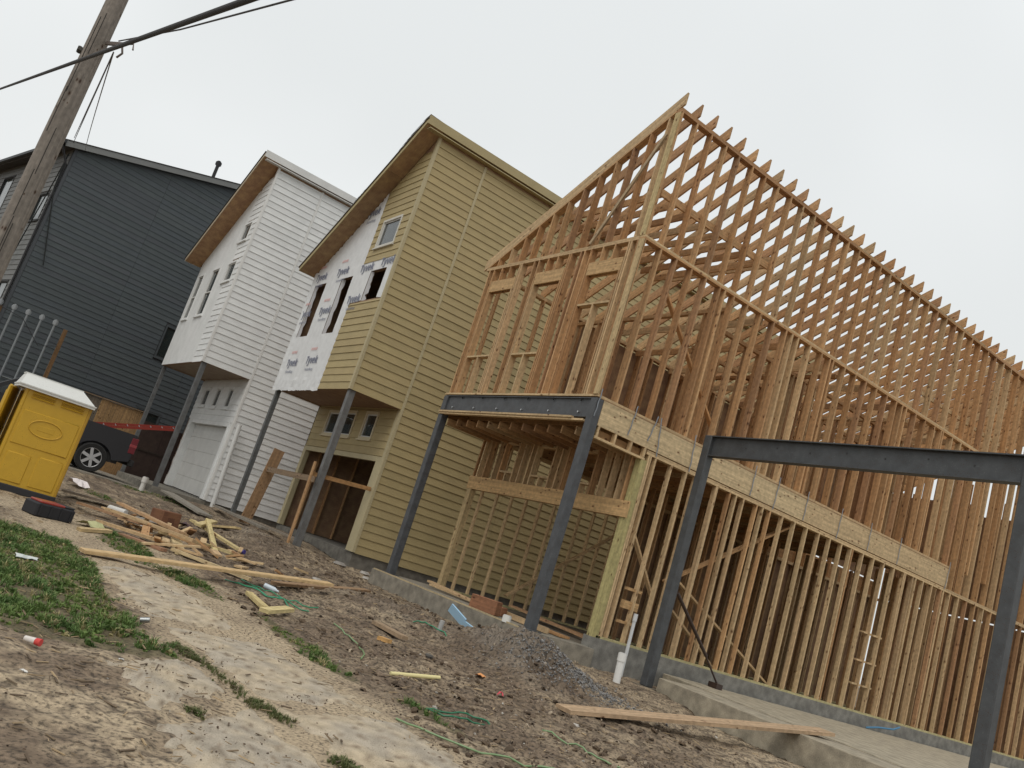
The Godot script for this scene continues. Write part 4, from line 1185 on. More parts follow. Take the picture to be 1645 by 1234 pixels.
# ---------------------------------------------------------------- second steel portal and its slab
func steel_portal() -> void:
	var t := thing("steel_portal_frame", "dark grey steel portal frame standing alone on the bare slab", "steel frame", Vector3(6.05, -0.09, -1.94))
	var grey := Color(0.105, 0.112, 0.118)
	var h := 4.06
	for x in [0.0, 5.22]:
		var q := Q.new(); q.col = grey
		q.bbox(Vector3(x, h * 0.5 - 0.1, 0), Vector3(0.08, h * 0.5 + 0.1, 0.08), 0.012)
		part(t, "steel_post", q, M.steel)
	var q := Q.new(); q.col = grey
	q.ab(0.082, 5.138, h - 0.02, h - 0.003, -0.075, 0.075)
	q.ab(0.082, 5.138, h - 0.36, h - 0.343, -0.075, 0.075)
	q.ab(0.082, 5.138, h - 0.343, h - 0.02, -0.006, 0.006)
	part(t, "steel_beam", q, M.steel)
	for i in 7:
		q = Q.new(); q.col = Color(0.05, 0.05, 0.05)
		var x := 0.8 + i * 0.62
		q.tube([Vector3(x, h - 0.17 + 0.04 * (i % 2), 0.006), Vector3(x, h - 0.17 + 0.04 * (i % 2), 0.014)], [0.012], 6)
		part(t, "bolt_hole", q, M.plain)
	q = Q.new(); q.col = Color(0.27, 0.24, 0.20)
	q.ab(-0.17, 0.17, -0.75, -0.2, -0.17, 0.17)
	part(t, "footing", q, M.concrete)
	# slab pieces
	var s := Node3D.new(); s.name = "house_slab"; add_child(s); s.set_meta("kind", "structure")
	q = Q.new(); q.col = Color(0.52, 0.475, 0.395)
	q.bbox(Vector3(9.98, -0.545, -2.50), Vector3(3.78, 0.455, 0.48), 0.012)
	part(s, "slab", q, M.concrete)
	q = Q.new(); q.col = Color(0.58, 0.53, 0.435)
	q.bbox(Vector3(9.54, -0.53, -10.0), Vector3(4.22, 0.455, 6.98), 0.01)
	part(s, "slab", q, M.concrete)
	# adjustable prop leaning on the portal
	q = Q.new(); q.col = Color(0.075, 0.045, 0.035)
	q.tube([Vector3(5.62, 1.30, -2.55), Vector3(5.6, 0.42, -3.66)], [0.032], 8)
	q.tube([Vector3(5.6, 0.44, -3.63), Vector3(5.6, 0.02, -4.1)], [0.018], 8)
	q.ab(5.5, 5.7, -0.072, 0.02, -4.16, -4.0)
	single("steel_prop", q, M.steel, "rusty brown pipe prop leaning beside the dark steel post", "prop")

# ---------------------------------------------------------------- portable toilet
func toilet() -> void:
	var at := Vector3(-1.95, -0.58, 6.74)
	var t := thing("portable_toilet", "yellow plastic portable toilet with white roof and open door", "portable toilet", at)
	var yl := Color(0.66, 0.40, 0.035); var dk := Color(0.50, 0.29, 0.025)
	var hw := 0.57; var dp := 1.12                           # x from -dp to 0, z from -hw to hw
	var q := Q.new(); q.col = Color(0.03, 0.03, 0.032)
	q.bbox(Vector3(-dp * 0.5, 0.045, 0), Vector3(dp * 0.5 + 0.02, 0.065, hw + 0.03), 0.015)
	part(t, "skid", q, M.plain)
	# side panel facing the street corner (x = 0): frame with recessed fields
	q = Q.new(); q.col = yl
	q.bbox(Vector3(-0.03, 1.02, 0), Vector3(0.022, 0.92, hw - 0.01), 0.01)
	part(t, "side_panel", q, M.plastic)
	for f in [[-0.5, 0.5, 0.85, 1.50], [-0.48, -0.06, 0.16, 0.70], [0.06, 0.50, 0.16, 0.74]]:
		q = Q.new(); q.col = yl
		q.bbox(Vector3(-0.008, (f[2] + f[3]) * 0.5, -(f[0] + f[1]) * 0.5), Vector3(0.014, (f[3] - f[2]) * 0.5, (f[1] - f[0]) * 0.5), 0.013)
		part(t, "raised_field", q, M.plastic)
	# oval badge
	q = Q.new(); q.col = yl
	var ring := []
	for k in 33:
		var an := TAU * k / 32
		ring.append(Vector3(0.008, 1.24 + 0.155 * sin(an), 0.02 + 0.29 * cos(an)))
	q.tube(ring, [0.013], 6, false)
	part(t, "oval_badge", q, M.plastic)
	q = Q.new(); q.col = yl
	q.bbox(Vector3(0.004, 1.24, 0.02), Vector3(0.006, 0.05, 0.15), 0.005)
	part(t, "oval_badge", q, M.plastic)
	# louvres
	for s in [-1, 1]:
		for k in 3:
			q = Q.new(); q.col = yl if k != 1 else dk
			q.beam(Vector3(0.004, 1.75 + k * 0.045, s * 0.06), Vector3(0.004, 1.75 + k * 0.045, s * 0.46), 0.03, 0.02, Vector3(0.5, 1, 0))
			part(t, "louvre", q, M.plastic)
	# corner rails, back and far side
	for zc in [-hw, hw]:
		q = Q.new(); q.col = dk if zc < 0 else yl
		q.bbox(Vector3(-0.03, 1.02, zc), Vector3(0.035, 0.92, 0.028), 0.012)
		part(t, "corner_rail", q, M.plastic)
	q = Q.new(); q.col = yl
	q.ab(-dp, -dp + 0.04, 0.11, 1.94, -hw, hw); q.ab(-dp + 0.04, -0.06, 0.11, 1.94, -hw, -hw + 0.04)
	part(t, "back_wall", q, M.plastic)
	# front with door frame and the door standing ajar
	q = Q.new(); q.col = yl
	q.ab(-0.22, -0.055, 0.11, 1.94, hw - 0.05, hw + 0.03); q.ab(-dp, -dp + 0.14, 0.11, 1.94, hw - 0.05, hw + 0.03); q.ab(-dp + 0.14, -0.22, 1.82, 1.94, hw - 0.05, hw + 0.03)
	part(t, "door_frame", q, M.plastic)
	q = Q.new(); q.col = Color(0.08, 0.045, 0.02)
	q.ab(-dp + 0.1, -0.1, 0.11, 0.13, -hw + 0.05, hw - 0.06)
	part(t, "inner_floor", q, M.plain)
	var door := sub(t, "door")
	var bs := Basis(Vector3.UP, deg_to_rad(-13))
	var hg := Vector3(-dp + 0.12, 0, hw + 0.05)
	q = Q.new(); q.col = yl
	q.bbox(hg + bs * Vector3(0.44, 1.0, 0.03), Vector3(0.42, 0.86, 0.035), 0.03, bs)
	part(door, "leaf", q, M.plastic)
	q = Q.new(); q.col = yl
	q.bbox(hg + bs * Vector3(0.44, 1.35, 0.075), Vector3(0.32, 0.40, 0.02), 0.018, bs); q.bbox(hg + bs * Vector3(0.44, 0.55, 0.075), Vector3(0.32, 0.30, 0.02), 0.018, bs)
	part(door, "raised_field", q, M.plastic)
	q = Q.new(); q.col = Color(0.12, 0.08, 0.03)
	q.bbox(hg + bs * Vector3(0.78, 1.2, 0.085), Vector3(0.04, 0.06, 0.02), 0.01, bs)
	part(door, "latch", q, M.plastic)
	# white roof: truncated gable
	var wh := Color(0.78, 0.79, 0.78)
	var e := [Vector3(0.09, 1.93, hw + 0.16), Vector3(0.09, 1.93, -hw - 0.05), Vector3(-dp - 0.08, 1.93, -hw - 0.05), Vector3(-dp - 0.08, 1.93, hw + 0.16)]
	var tp := [Vector3(-0.30, 2.16, hw + 0.10), Vector3(-0.30, 2.16, -hw + 0.22), Vector3(-dp + 0.32, 2.16, -hw + 0.22), Vector3(-dp + 0.32, 2.16, hw + 0.10)]
	q = Q.new(); q.col = wh
	var dn := Vector3(0, 0.055, 0)
	for k in 4:
		var j := (k + 1) % 4
		q.quad(e[k] - dn, e[j] - dn, e[j], e[k])
		q.quad(e[k], e[j], tp[j], tp[k])
	q.quad(tp[0], tp[1], tp[2], tp[3]); q.quad(e[3] - dn, e[2] - dn, e[1] - dn, e[0] - dn)
	var roof := part(t, "roof", q, M.plastic)
	q = Q.new(); q.col = wh
	for k in 4:
		q.beam(e[k] + Vector3(0, 0.002, 0), e[(k + 1) % 4] + Vector3(0, 0.002, 0), 0.03, 0.022)
		q.beam(tp[k], tp[(k + 1) % 4], 0.035, 0.02)
	part(roof, "rib", q, M.plastic)

# ---------------------------------------------------------------- pickup truck
func extrude(q: Q, prof: Array, x0: float, x1: float) -> void:
	# profile points (z, y) in order, extruded along x; fan caps from polygon triangulation
	var pv := PackedVector2Array()
	for p in prof: pv.append(Vector2(p[0], p[1]))
	if Geometry2D.is_polygon_clockwise(pv): pv.reverse()
	var n := pv.size()
	for i in n:
		var a := pv[i]; var b := pv[(i + 1) % n]
		q.quad(Vector3(x0, a.y, a.x), Vector3(x1, a.y, a.x), Vector3(x1, b.y, b.x), Vector3(x0, b.y, b.x))
	var tr := Geometry2D.triangulate_polygon(pv)
	for i in range(0, tr.size(), 3):
		var A := pv[tr[i]]; var B := pv[tr[i + 1]]; var C := pv[tr[i + 2]]
		for e in [[x1, Vector3.RIGHT], [x0, Vector3.LEFT]]:
			q.tri(Vector3(e[0], A.y, A.x), Vector3(e[0], B.y, B.x), Vector3(e[0], C.y, C.x), e[1], A, B, C)

func truck() -> void:
	var gy := -0.165
	var t := thing("pickup_truck", "dark grey pickup truck parked behind the yellow toilet", "pickup truck", Vector3(-12.35, gy, 3.35))
	# local: x +-1, z from 0 (tail) to 5.9 (nose)
	var col := Color(0.028, 0.031, 0.033)
	var wr := 0.43; var wz := 1.02; var wz2 := 4.75
	var arch := func(c: float) -> Array:
		var o := []
		for k in 13:
			var an := PI - PI * k / 12.0
			o.append([c + cos(an) * 0.54, maxf(0.42 + sin(an) * 0.50, 0.52)])
		return o
	var prof := [[0.02, 0.62], [0.0, 0.80], [0.03, 1.40], [0.06, 1.43], [2.05, 1.43], [2.06, 1.36], [4.35, 1.30], [5.6, 1.22], [5.85, 1.0], [5.88, 0.62], [5.7, 0.52]]
	var lower := []
	for a in arch.call(wz2): lower.append(a)
	lower.reverse()
	prof.append_array(lower)
	var l2: Array = arch.call(wz)
	l2.reverse()
	prof.append_array(l2)
	for s in [-1, 1]:
		var q := Q.new(); q.col = col
		extrude(q, prof, 0.90 if s > 0 else -0.99, 0.99 if s > 0 else -0.90)
		part(t, "body_side", q, M.carpaint)
	var q := Q.new(); q.col = Color(0.02, 0.02, 0.022)
	q.ab(-0.898, 0.898, 0.62, 0.72, 0.04, 2.05); q.ab(-0.898, 0.898, 0.45, 0.62, 0.3, 5.6)
	part(t, "bed_floor", q, M.plain)
	for z in [wz, wz2]:
		q = Q.new(); q.col = Color(0.015, 0.015, 0.016)
		q.ab(-0.70, 0.70, 0.44, 1.0, z - 0.55, z + 0.55)
		part(t, "wheel_well", q, M.plain)
	q = Q.new(); q.col = col
	q.bbox(Vector3(0, 1.05, 0.02), Vector3(0.895, 0.35, 0.04), 0.02)
	part(t, "tailgate", q, M.carpaint)
	q = Q.new(); q.col = col
	q.ab(-0.898, 0.898, 0.70, 1.29, 4.3, 5.7); q.ab(-0.898, 0.898, 0.72, 1.42, 1.98, 2.05)
	part(t, "hood", q, M.carpaint)
	q = Q.new(); q.col = col
	extrude(q, [[2.08, 1.30], [2.2, 1.92], [2.5, 1.97], [3.5, 1.97], [4.35, 1.32]], -0.82, 0.82)
	part(t, "cab", q, M.carpaint)
	for s in [-1, 1]:
		q = Q.new()
		extrude(q, [[2.30, 1.40], [2.36, 1.82], [3.0, 1.88], [3.45, 1.88], [4.05, 1.40]], s * 0.80 if s > 0 else -0.828, 0.828 if s > 0 else -0.80)
		part(t, "side_window", q, M.glass)
	q = Q.new(); q.col = Color(0.03, 0.03, 0.03)
	q.bbox(Vector3(0, 0.60, -0.08), Vector3(0.92, 0.10, 0.09), 0.03)
	part(t, "bumper", q, M.plain)
	for s in [-1, 1]:
		q = Q.new(); q.col = Color(0.16, 0.01, 0.016)
		q.bbox(Vector3(s * 0.93, 1.10, 0.05), Vector3(0.072, 0.24, 0.10), 0.02)
		q.col = Color(0.32, 0.05, 0.055)
		q.bbox(Vector3(s * 0.93, 1.1, 0.048), Vector3(0.076, 0.05, 0.103), 0.015)
		part(t, "taillight", q, M.gloss)
		q = Q.new(); q.col = Color(0.8, 0.8, 0.8)
		q.bbox(Vector3(s * 0.8, 1.0, 5.84), Vector3(0.14, 0.10, 0.05), 0.02)
		part(t, "headlight", q, M.gloss)
	for z in [wz, wz2]:
		for s in [-1, 1]:
			var w := sub(t, "wheel")
			var cx: float = s * 0.86
			q = Q.new(); q.col = Color(0.018, 0.018, 0.019)
			var prof2 := [[0.29, -0.13], [0.40, -0.14], [wr, -0.10], [wr, 0.10], [0.40, 0.14], [0.29, 0.13]]
			for i in prof2.size() - 1:
				for k in 28:
					var a0 := TAU * k / 28; var a1 := TAU * (k + 1) / 28
					var f := func(p, an): return Vector3(cx + p[1], wr + sin(an) * p[0], z + cos(an) * p[0])
					q.quad(f.call(prof2[i], a0), f.call(prof2[i + 1], a0), f.call(prof2[i + 1], a1), f.call(prof2[i], a1))
			part(w, "tyre", q, M.rubber)
			q = Q.new(); q.col = Color(0.55, 0.55, 0.56)
			var o: float = cx + s * 0.10
			var rimp := []
			for k in 29:
				rimp.append(Vector3(o, wr + sin(TAU * k / 28) * 0.285, z + cos(TAU * k / 28) * 0.285))
			q.tube(rimp, [0.018], 6, false)
			for k in 6:
				var an := TAU * k / 6 + 0.3
				var dv := Vector3(0, sin(an), cos(an)); var sv := Vector3(0, cos(an), -sin(an))
				var c0 := Vector3(o + s * 0.02, wr, z)
				q.box(c0 + dv * 0.16 - Vector3(s * 0.01, 0, 0), dv * 0.12, sv * 0.042, dv.cross(sv) * 0.014)
			q.tube([Vector3(o - s * 0.03, wr, z), Vector3(o + s * 0.035, wr, z)], [0.065], 12)
			part(w, "rim", q, M.metal)
			q = Q.new(); q.col = Color(0.02, 0.02, 0.02)
			q.tube([Vector3(o - s * 0.08, wr, z), Vector3(o - s * 0.05, wr, z)], [0.285], 20)
			part(w, "brake_disc", q, M.plain)
	# ladder lying in the bed and over the tailgate
	var lad := thing("extension_ladder", "red fibreglass ladder sticking out over the truck's tailgate", "ladder", Vector3(-12.0, gy + 1.43, 3.35))
	var a := Vector3(0, -0.22, 1.75); var b := Vector3(0, 0.62, -1.15)
	for s in [-0.17, 0.17]:
		q = Q.new(); q.col = Color(0.27, 0.032, 0.022)
		q.beam(a + Vector3(s, -s * 0.22, 0), b + Vector3(s, -s * 0.22, 0), 0.04, 0.075)
		part(lad, "rail", q, M.plain)
	for i in 9:
		q = Q.new(); q.col = Color(0.6, 0.6, 0.6)
		var c := a.lerp(b, (i + 0.5) / 9.0)
		q.tube([c - Vector3(0.15, -0.034, 0), c + Vector3(0.15, -0.034, 0)], [0.018], 6)
		part(lad, "rung", q, M.metal)

# ---------------------------------------------------------------- fences, posts, pole, wires
func fences() -> void:
	var t := thing("board_fence", "tan upright-board fence beyond the truck bed", "fence", Vector3(-18.0, 0, 0))
	for i in 15:
		var z := 2.25 + i * 0.143
		var tint := Color(0.42, 0.255, 0.115) if z < 3.75 else Color(0.19, 0.155, 0.12)
		var b := R.randf_range(0.85, 1.12)
		lumber(t, "board", Vector3(0, gnd(-18, z) + 0.0, z), Vector3(0, 2.26 + R.randf_range(-0.01, 0.01), z), 0.136, 0.02, Vector3.RIGHT, Color(tint.r * b, tint.g * b, tint.b * b))
	lumber(t, "rail", Vector3(0.03, 2.29, 2.2), Vector3(0.03, 2.29, 4.4), 0.09, 0.035, Vector3.UP, Color(0.3, 0.2, 0.12))
	t = thing("panel_fence", "dark brown panel fence below the white house's overhang", "fence", Vector3(-17.9, 0, 0))
	for i in 3:
		var q := Q.new(); q.col = Color(0.066, 0.042, 0.032)
		q.ab(-0.02, 0.02, -0.25, 2.0, 2.1 - (i + 1) * 0.8 + 0.006, 2.1 - i * 0.8)
		part(t, "panel", q, M.ply)
	lumber(t, "rail", Vector3(0.04, 0.95, 2.1), Vector3(0.04, 0.95, -0.3), 0.03, 0.06, Vector3.UP, Color(0.05, 0.033, 0.026))
	t = thing("metal_post_fence", "tall grey metal fence posts with round caps behind the toilet", "fence", Vector3(-14.5, 0, 0))
	for i in 7:
		var z := 6.40 + i * 0.405
		var q := Q.new(); q.col = Color(0.25, 0.27, 0.28)
		q.tube([Vector3(0, gnd(-14.5, z), z), Vector3(0, 3.84, z)], [0.034], 8)
		part(t, "metal_post", q, M.galv)
		q = Q.new(); q.col = Color(0.30, 0.32, 0.33)
		q.tube([Vector3(0, 3.80, z), Vector3(0, 3.84, z), Vector3(0, 3.90, z), Vector3(0, 3.96, z), Vector3(0, 3.99, z)], [0.05, 0.075, 0.085, 0.06, 0.01], 10)
		part(t, "cap", q, M.galv)
	for y in [0.4, 1.75]:
		var q := Q.new(); q.col = Color(0.14, 0.15, 0.15)
		q.tube([Vector3(-0.03, y, 6.1), Vector3(-0.03, y, 9.2)], [0.03], 6)
		part(t, "rail", q, M.galv)
	for z in [6.05, 7.98]:
		lumber(t, "wooden_post", Vector3(0, gnd(-14.5, z), z), Vector3(0, 3.78, z), 0.12, 0.12, Vector3.RIGHT, Color(0.21, 0.115, 0.05))
	var q := Q.new(); q.col = Color(0.03, 0.03, 0.035)
	q.tube([Vector3(0.1, 3.9, 8.9), Vector3(0.1, 3.65, 7.3), Vector3(0.1, 3.0, 6.6), Vector3(0.1, 3.2, 6.1)], [0.012], 5)
	part(t, "wire", q, M.plain)

func pole_and_wires() -> void:
	var t := thing("utility_pole", "weathered brown wooden utility pole at the upper left", "utility pole", Vector3(3.18, gnd(3.18, 8.66), 8.66))
	var q := Q.new(); q.col = Color(0.30, 0.265, 0.23)
	var pts := []; var rad := []
	for i in 21:
		pts.append(Vector3(-0.005 * i, i * 0.55, 0.0)); rad.append(0.165 - 0.0028 * i)
	q.tube(pts, rad, 20)
	part(t, "shaft", q, M.wood)
	for k in 7:
		q = Q.new(); q.col = Color(0.035, 0.028, 0.024)
		var an := -0.6 + R.randf() * 1.4; var y := 2.6 + k * 0.62
		var r0 := 0.152 - 0.0014 * y
		q.beam(Vector3(cos(an) * r0, y, sin(an) * r0), Vector3(cos(an) * r0 + 0.01, y + R.randf_range(0.5, 1.3), sin(an) * r0), 0.012, 0.010)
		part(t, "crack", q, M.plain)
	var hk := Vector3(0.16, 6.62, -0.18)
	q = Q.new(); q.col = Color(0.16, 0.13, 0.115)
	q.beam(hk + Vector3(-0.12, 0, 0.08), hk + Vector3(0.12, 0.02, -0.12), 0.03, 0.05)
	q.tube([hk + Vector3(0.1, 0, -0.1), hk + Vector3(0.14, -0.12, -0.14), hk + Vector3(0.06, -0.18, -0.1)], [0.015], 6)
	q.tube([hk + Vector3(0.0, 0.02, -0.05), hk + Vector3(0.1, 0.10, -0.22), hk + Vector3(0.14, 0.0, -0.24)], [0.012], 6)
	part(t, "bracket", q, M.galv)
	q = Q.new(); q.col = Color(0.06, 0.055, 0.05)
	q.bbox(Vector3(0.80, 6.06, 0.15), Vector3(0.06, 0.035, 0.03), 0.01)
	q.tube([Vector3(0.74, 6.08, 0.15), Vector3(0.66, 6.15, 0.15)], [0.012], 6)
	part(t, "cable_clamp", q, M.galv)
	# heavy cable passing in front of the pole and on overhead
	var A := Vector3(-6.8, 7.7, 9.99); var B := Vector3(12.12, 3.39, 7.91)
	var d := (B - A)
	q = Q.new(); q.col = Color(0.018, 0.019, 0.02)
	q.tube([A - d * 1.2, A, A.lerp(B, 0.5), B, B + d * 0.25], [0.023], 8)
	single("black_cable", q, M.rubber, "thick black cable crossing in front of the pole", "cable")
	q = Q.new(); q.col = Color(0.05, 0.05, 0.052)
	q.tube([Vector3(3.45, 6.02, 8.44), Vector3(6.4, 5.30, 8.01), Vector3(9.63, 4.60, 7.55), Vector3(14.0, 3.65, 6.9)], [0.009], 6)
	single("thin_wire", q, M.rubber, "thin wire running right from the pole's bracket", "cable")
	var k := 0
	for e in [Vector3(-19.9, 11.2, 7.95), Vector3(-19.95, 11.05, 7.9), Vector3(-19.75, 10.9, 7.45)]:
		q = Q.new(); q.col = Color(0.10, 0.10, 0.105) if k < 2 else Color(0.22, 0.22, 0.22)
		var s := Vector3(3.42, 5.85, 8.44)
		var pts2 := []
		for i in 11:
			var u := i / 10.0
			var sg: float = [1.0, 1.12, 0.6][k]
			pts2.append(s.lerp(e, u) - Vector3(0, sg * 4.0 * u * (1 - u) * 0.28, 0))
		q.tube(pts2, [0.010], 5)
		single("service_wire", q, M.rubber, ["service wire sagging from the pole to the dark house's corner, upper one", "service wire sagging from the pole to the dark house's corner, lower one", "pale thin wire from the pole to the dark house's side"][k], "cable", "service wires to the dark house")
		k += 1

# ---------------------------------------------------------------- loose things on the ground
func gp(x: float, z: float, up := 0.0) -> Vector3:
	return Vector3(x, earth_y(x, z) + up, z)

func loose_board(nm: String, label: String, x0: float, z0: float, x1: float, z1: float, w: float, th: float, col: Color, up0 := 0.0, up1 := 0.0, grp := "") -> void:
	var a := gp(x0, z0, up0 + th * 0.5); var b := gp(x1, z1, up1 + th * 0.5)
	var m := (a + b) * 0.5
	var lift := 0.0
	for i in 5:
		var p := a.lerp(b, i / 4.0)
		lift = maxf(lift, earth_y(p.x, p.z) + th * 0.4 - p.y)
	lift = minf(lift, 0.12)
	var q := Q.new(); q.col = col; q.off = Vector2(R.randf() * 6, R.randf() * 4)
	var d := b - a
	var s := d.cross(Vector3.UP).normalized(); var tt := s.cross(d).normalized()
	q.box(Vector3.ZERO, d * 0.5, tt * th * 0.5, s * w * 0.5)
	var o := single(nm, q, M.wood, label, "board", grp)
	o.position = m + Vector3(0, lift, 0)

func rock_mesh(sd: int, m: Material) -> ArrayMesh:
	var r := RandomNumberGenerator.new(); r.seed = sd
	var q := Q.new()
	var rings := [[-0.8, 0.5], [-0.1, 1.0], [0.55, 0.75]]
	var P := []
	for l in rings:
		var row := []
		for k in 6:
			var an: float = TAU * k / 6 + l[0]
			row.append(Vector3(cos(an) * l[1] * r.randf_range(0.75, 1.15), l[0] * 0.7 * r.randf_range(0.85, 1.1), sin(an) * l[1] * r.randf_range(0.75, 1.15)))
		P.append(row)
	for l in 2:
		for k in 6:
			var j := (k + 1) % 6
			q.quad(P[l][j], P[l][k], P[l + 1][k], P[l + 1][j])
	for k in range(1, 5):
		q.tri(P[2][0], P[2][k + 1], P[2][k], Vector3.UP, Vector2.ZERO, Vector2.ZERO, Vector2.ZERO)
	return q.mesh(m)

func scatter(nm: String, mesh: Mesh, xf: Array, cols: Array, label: String, cat: String) -> void:
	var mm := MultiMesh.new()
	mm.transform_format = MultiMesh.TRANSFORM_3D
	mm.use_colors = true
	mm.mesh = mesh
	mm.instance_count = xf.size()
	for i in xf.size():
		mm.set_instance_transform(i, xf[i]); mm.set_instance_color(i, cols[i])
	var o := MultiMeshInstance3D.new()
	o.multimesh = mm; o.name = numbered(nm)
	add_child(o)
	stuff(o, label, cat)

func vegetation_and_grit() -> void:
	# grass tufts
	for vnt in 2:
		var q := Q.new()
		var r := RandomNumberGenerator.new(); r.seed = 70 + vnt
		for b in (15 if vnt == 0 else 11):
			var an := r.randf() * TAU; var le := r.randf_range(0.035, 0.095) if vnt == 0 else r.randf_range(0.025, 0.055)
			var out := Vector3(cos(an), 0, sin(an)); var sd := Vector3(-sin(an), 0, cos(an))
			var base := out * r.randf_range(0.0, 0.03)
			var w := 0.0035 if vnt == 0 else 0.011
			var k := r.randf_range(0.3, 1.0)
			var p1 := base + Vector3(0, le * 0.6, 0) + out * le * 0.25 * k; var p2 := base + Vector3(0, le * 0.85, 0) + out * le * 0.8 * k
			var cc := r.randf_range(0.75, 1.2); q.col = Color(cc, cc, cc)
			q.quad(base - sd * w, base + sd * w, p1 + sd * w * (0.85 if vnt == 0 else 1.3), p1 - sd * w * (0.85 if vnt == 0 else 1.3))
			q.tri(p1 - sd * w, p1 + sd * w, p2, (p2 - p1).cross(sd).normalized(), Vector2.ZERO, Vector2.ZERO, Vector2.ZERO)
		var mesh := q.mesh(M.leaf)
		var xf := []; var cols := []
		var tries := 0
		while tries < 26000:
			tries += 1
			var x := R.randf_range(0.5, 10.6); var z := R.randf_range(4.2, 9.8)
			if tries > 23500:
				x = R.randf_range(-11, -3); z = R.randf_range(1.5, 5.5)
			var gm := grass_mask(x, z)
			if R.randf() > gm * (0.55 + 0.9 * nc.get_noise_2d(x * 5.0, z * 5.0 + 60.0) + 0.25 * clampf((8.2 - x) * 0.5, -0.6, 1.0)): continue
			var patch := nb.get_noise_2d(x * 0.45, z * 0.45)
			if vnt == 0 and patch < -0.05 and R.randf() < 0.72: continue
			var s := R.randf_range(0.6, 1.25) * (0.55 + 0.45 * gm)
			if patch < -0.1: s *= 0.75
			xf.append(Transform3D(Basis(Vector3.UP, R.randf() * TAU).scaled(Vector3(s, s * R.randf_range(0.7, 1.2), s)), gp(x, z, -0.008)))
			var c := Color(0.165, 0.235, 0.058).lerp(Color(0.09, 0.16, 0.04), clampf(0.5 + patch * 1.6, 0, 1))
			if R.randf() < 0.16: c = Color(0.36, 0.31, 0.15)
			cols.append(c)
		# tufts in the joint between the slabs
		for j in [[8.85, 6.38, 9.3, 6.27, 150], [10.15, 6.10, 10.32, 6.06, 60], [10.36, 6.03, 10.6, 5.97, 35], [10.62, 6.62, 10.72, 6.70, 25], [11.18, 5.85, 11.42, 5.79, 100], [9.4, 6.26, 10.1, 6.12, 35]]:
			for i in j[4]:
				var u := R.randf()
				var x: float = lerpf(j[0], j[2], u) + R.randfn(0, 0.035); var z: float = lerpf(j[1], j[3], u) + R.randfn(0, 0.035)
				var s := R.randf_range(0.25, 0.6)
				xf.append(Transform3D(Basis(Vector3.UP, R.randf() * TAU).scaled(Vector3(s, s, s)), gp(x, z, 0.005)))
				cols.append(Color(0.10, 0.14, 0.04).lerp(Color(0.20, 0.165, 0.085), R.randf() * 0.7))
		scatter("grass" if vnt == 0 else "clover", mesh, xf, cols, "low green grass on the verge and in the joints" if vnt == 0 else "small round-leaved weeds among the verge grass", "grass" if vnt == 0 else "weeds")
	# crumbs of soil and grit
	var xf := []; var cols := []
	for i in 15000:
		var x := R.randf_range(-6, 13.4); var z := R.randf_range(-1.6, 8.4)
		if i % 3 == 0: x = R.randf_range(7, 13); z = R.randf_range(2, 8.3)
		if under_house(x, z) or (z < 0.3 and x < 5.4): continue
		var s := 0.004 + 0.012 * pow(R.randf(), 2.5)
		if z < 4.6 and R.randf() < 0.25: s *= 2.2
		if grass_mask(x, z) > 0.3 and R.randf() < 0.8: continue
		if z > 4.7 and R.randf() < 0.45 - 1.2 * nc.get_noise_2d(x * 4.0, z * 4.0): continue
		if z > 4.7: s *= 0.62
		var up := s * 0.2
		if z > 4.7 and x > 5.3 and z < 7.1: up += 0.02
		xf.append(Transform3D(Basis.from_euler(Vector3(R.randf() * 6, R.randf() * 6, R.randf() * 6)).scaled(Vector3(s, s * R.randf_range(0.6, 1.0), s)), gp(x, z, up)))
		var c := Color(0.14, 0.10, 0.068)
		var rr := R.randf()
		if rr < 0.25: c = Color(0.36, 0.29, 0.21)
		elif rr < 0.28: c = Color(0.50, 0.47, 0.42)
		cols.append(c * R.randf_range(0.7, 1.15))
	scatter("soil_crumbs", rock_mesh(4, M.plain), xf, cols, "crumbs of soil and grit strewn over the dirt", "soil")
	xf = []; cols = []
	for i in 2600:
		var x := R.randf_range(-3, 12); var z := R.randf_range(0.3, 5.0)
		if nc.get_noise_2d(x * 3.0 - 40.0, z * 3.0) < R.randf_range(-0.2, 0.3): continue
		if under_house(x, z) or grass_mask(x, z) > 0.4: continue
		var s := 0.015 + 0.045 * pow(R.randf(), 3.0)
		xf.append(Transform3D(Basis.from_euler(Vector3(R.randf() * 6, R.randf() * 6, R.randf() * 6)).scaled(Vector3(s, s * 0.6, s)), gp(x, z, s * 0.1)))
		cols.append(Color(0.17, 0.125, 0.085) * R.randf_range(0.6, 1.2))
	scatter("soil_clods", rock_mesh(17, M.earth), xf, cols, "dark clods of turned soil before the houses", "soil")
	# grey gravel on the spoil heap
	xf = []; cols = []
	for i in 6500:
		var u := R.randfn(0, 1.0); var w := R.randfn(0, 1.0)
		var x := 7.32 + u * 0.42 + w * 0.1; var z := 0.85 + w * 0.36 - u * 0.22
		if x < 6.75 and R.randf() < 0.8: continue
		var s := 0.006 + 0.016 * pow(R.randf(), 2.5)
		xf.append(Transform3D(Basis.from_euler(Vector3(R.randf() * 6, R.randf() * 6, R.randf() * 6)).scaled(Vector3(s, s * 0.8, s)), gp(x, z, s * 0.3)))
		var g := R.randf_range(0.10, 0.34)
		cols.append(Color(g, g * 0.97, g * 0.94))
	scatter("gravel", rock_mesh(8, M.plain), xf, cols, "grey crushed gravel spilled down the soil heap", "gravel")
	# straw and bark flecks
	var q := Q.new()
	q.box(Vector3.ZERO, Vector3(1, 0, 0), Vector3(0, 0.06, 0), Vector3(0, 0, 0.14))
	xf = []; cols = []
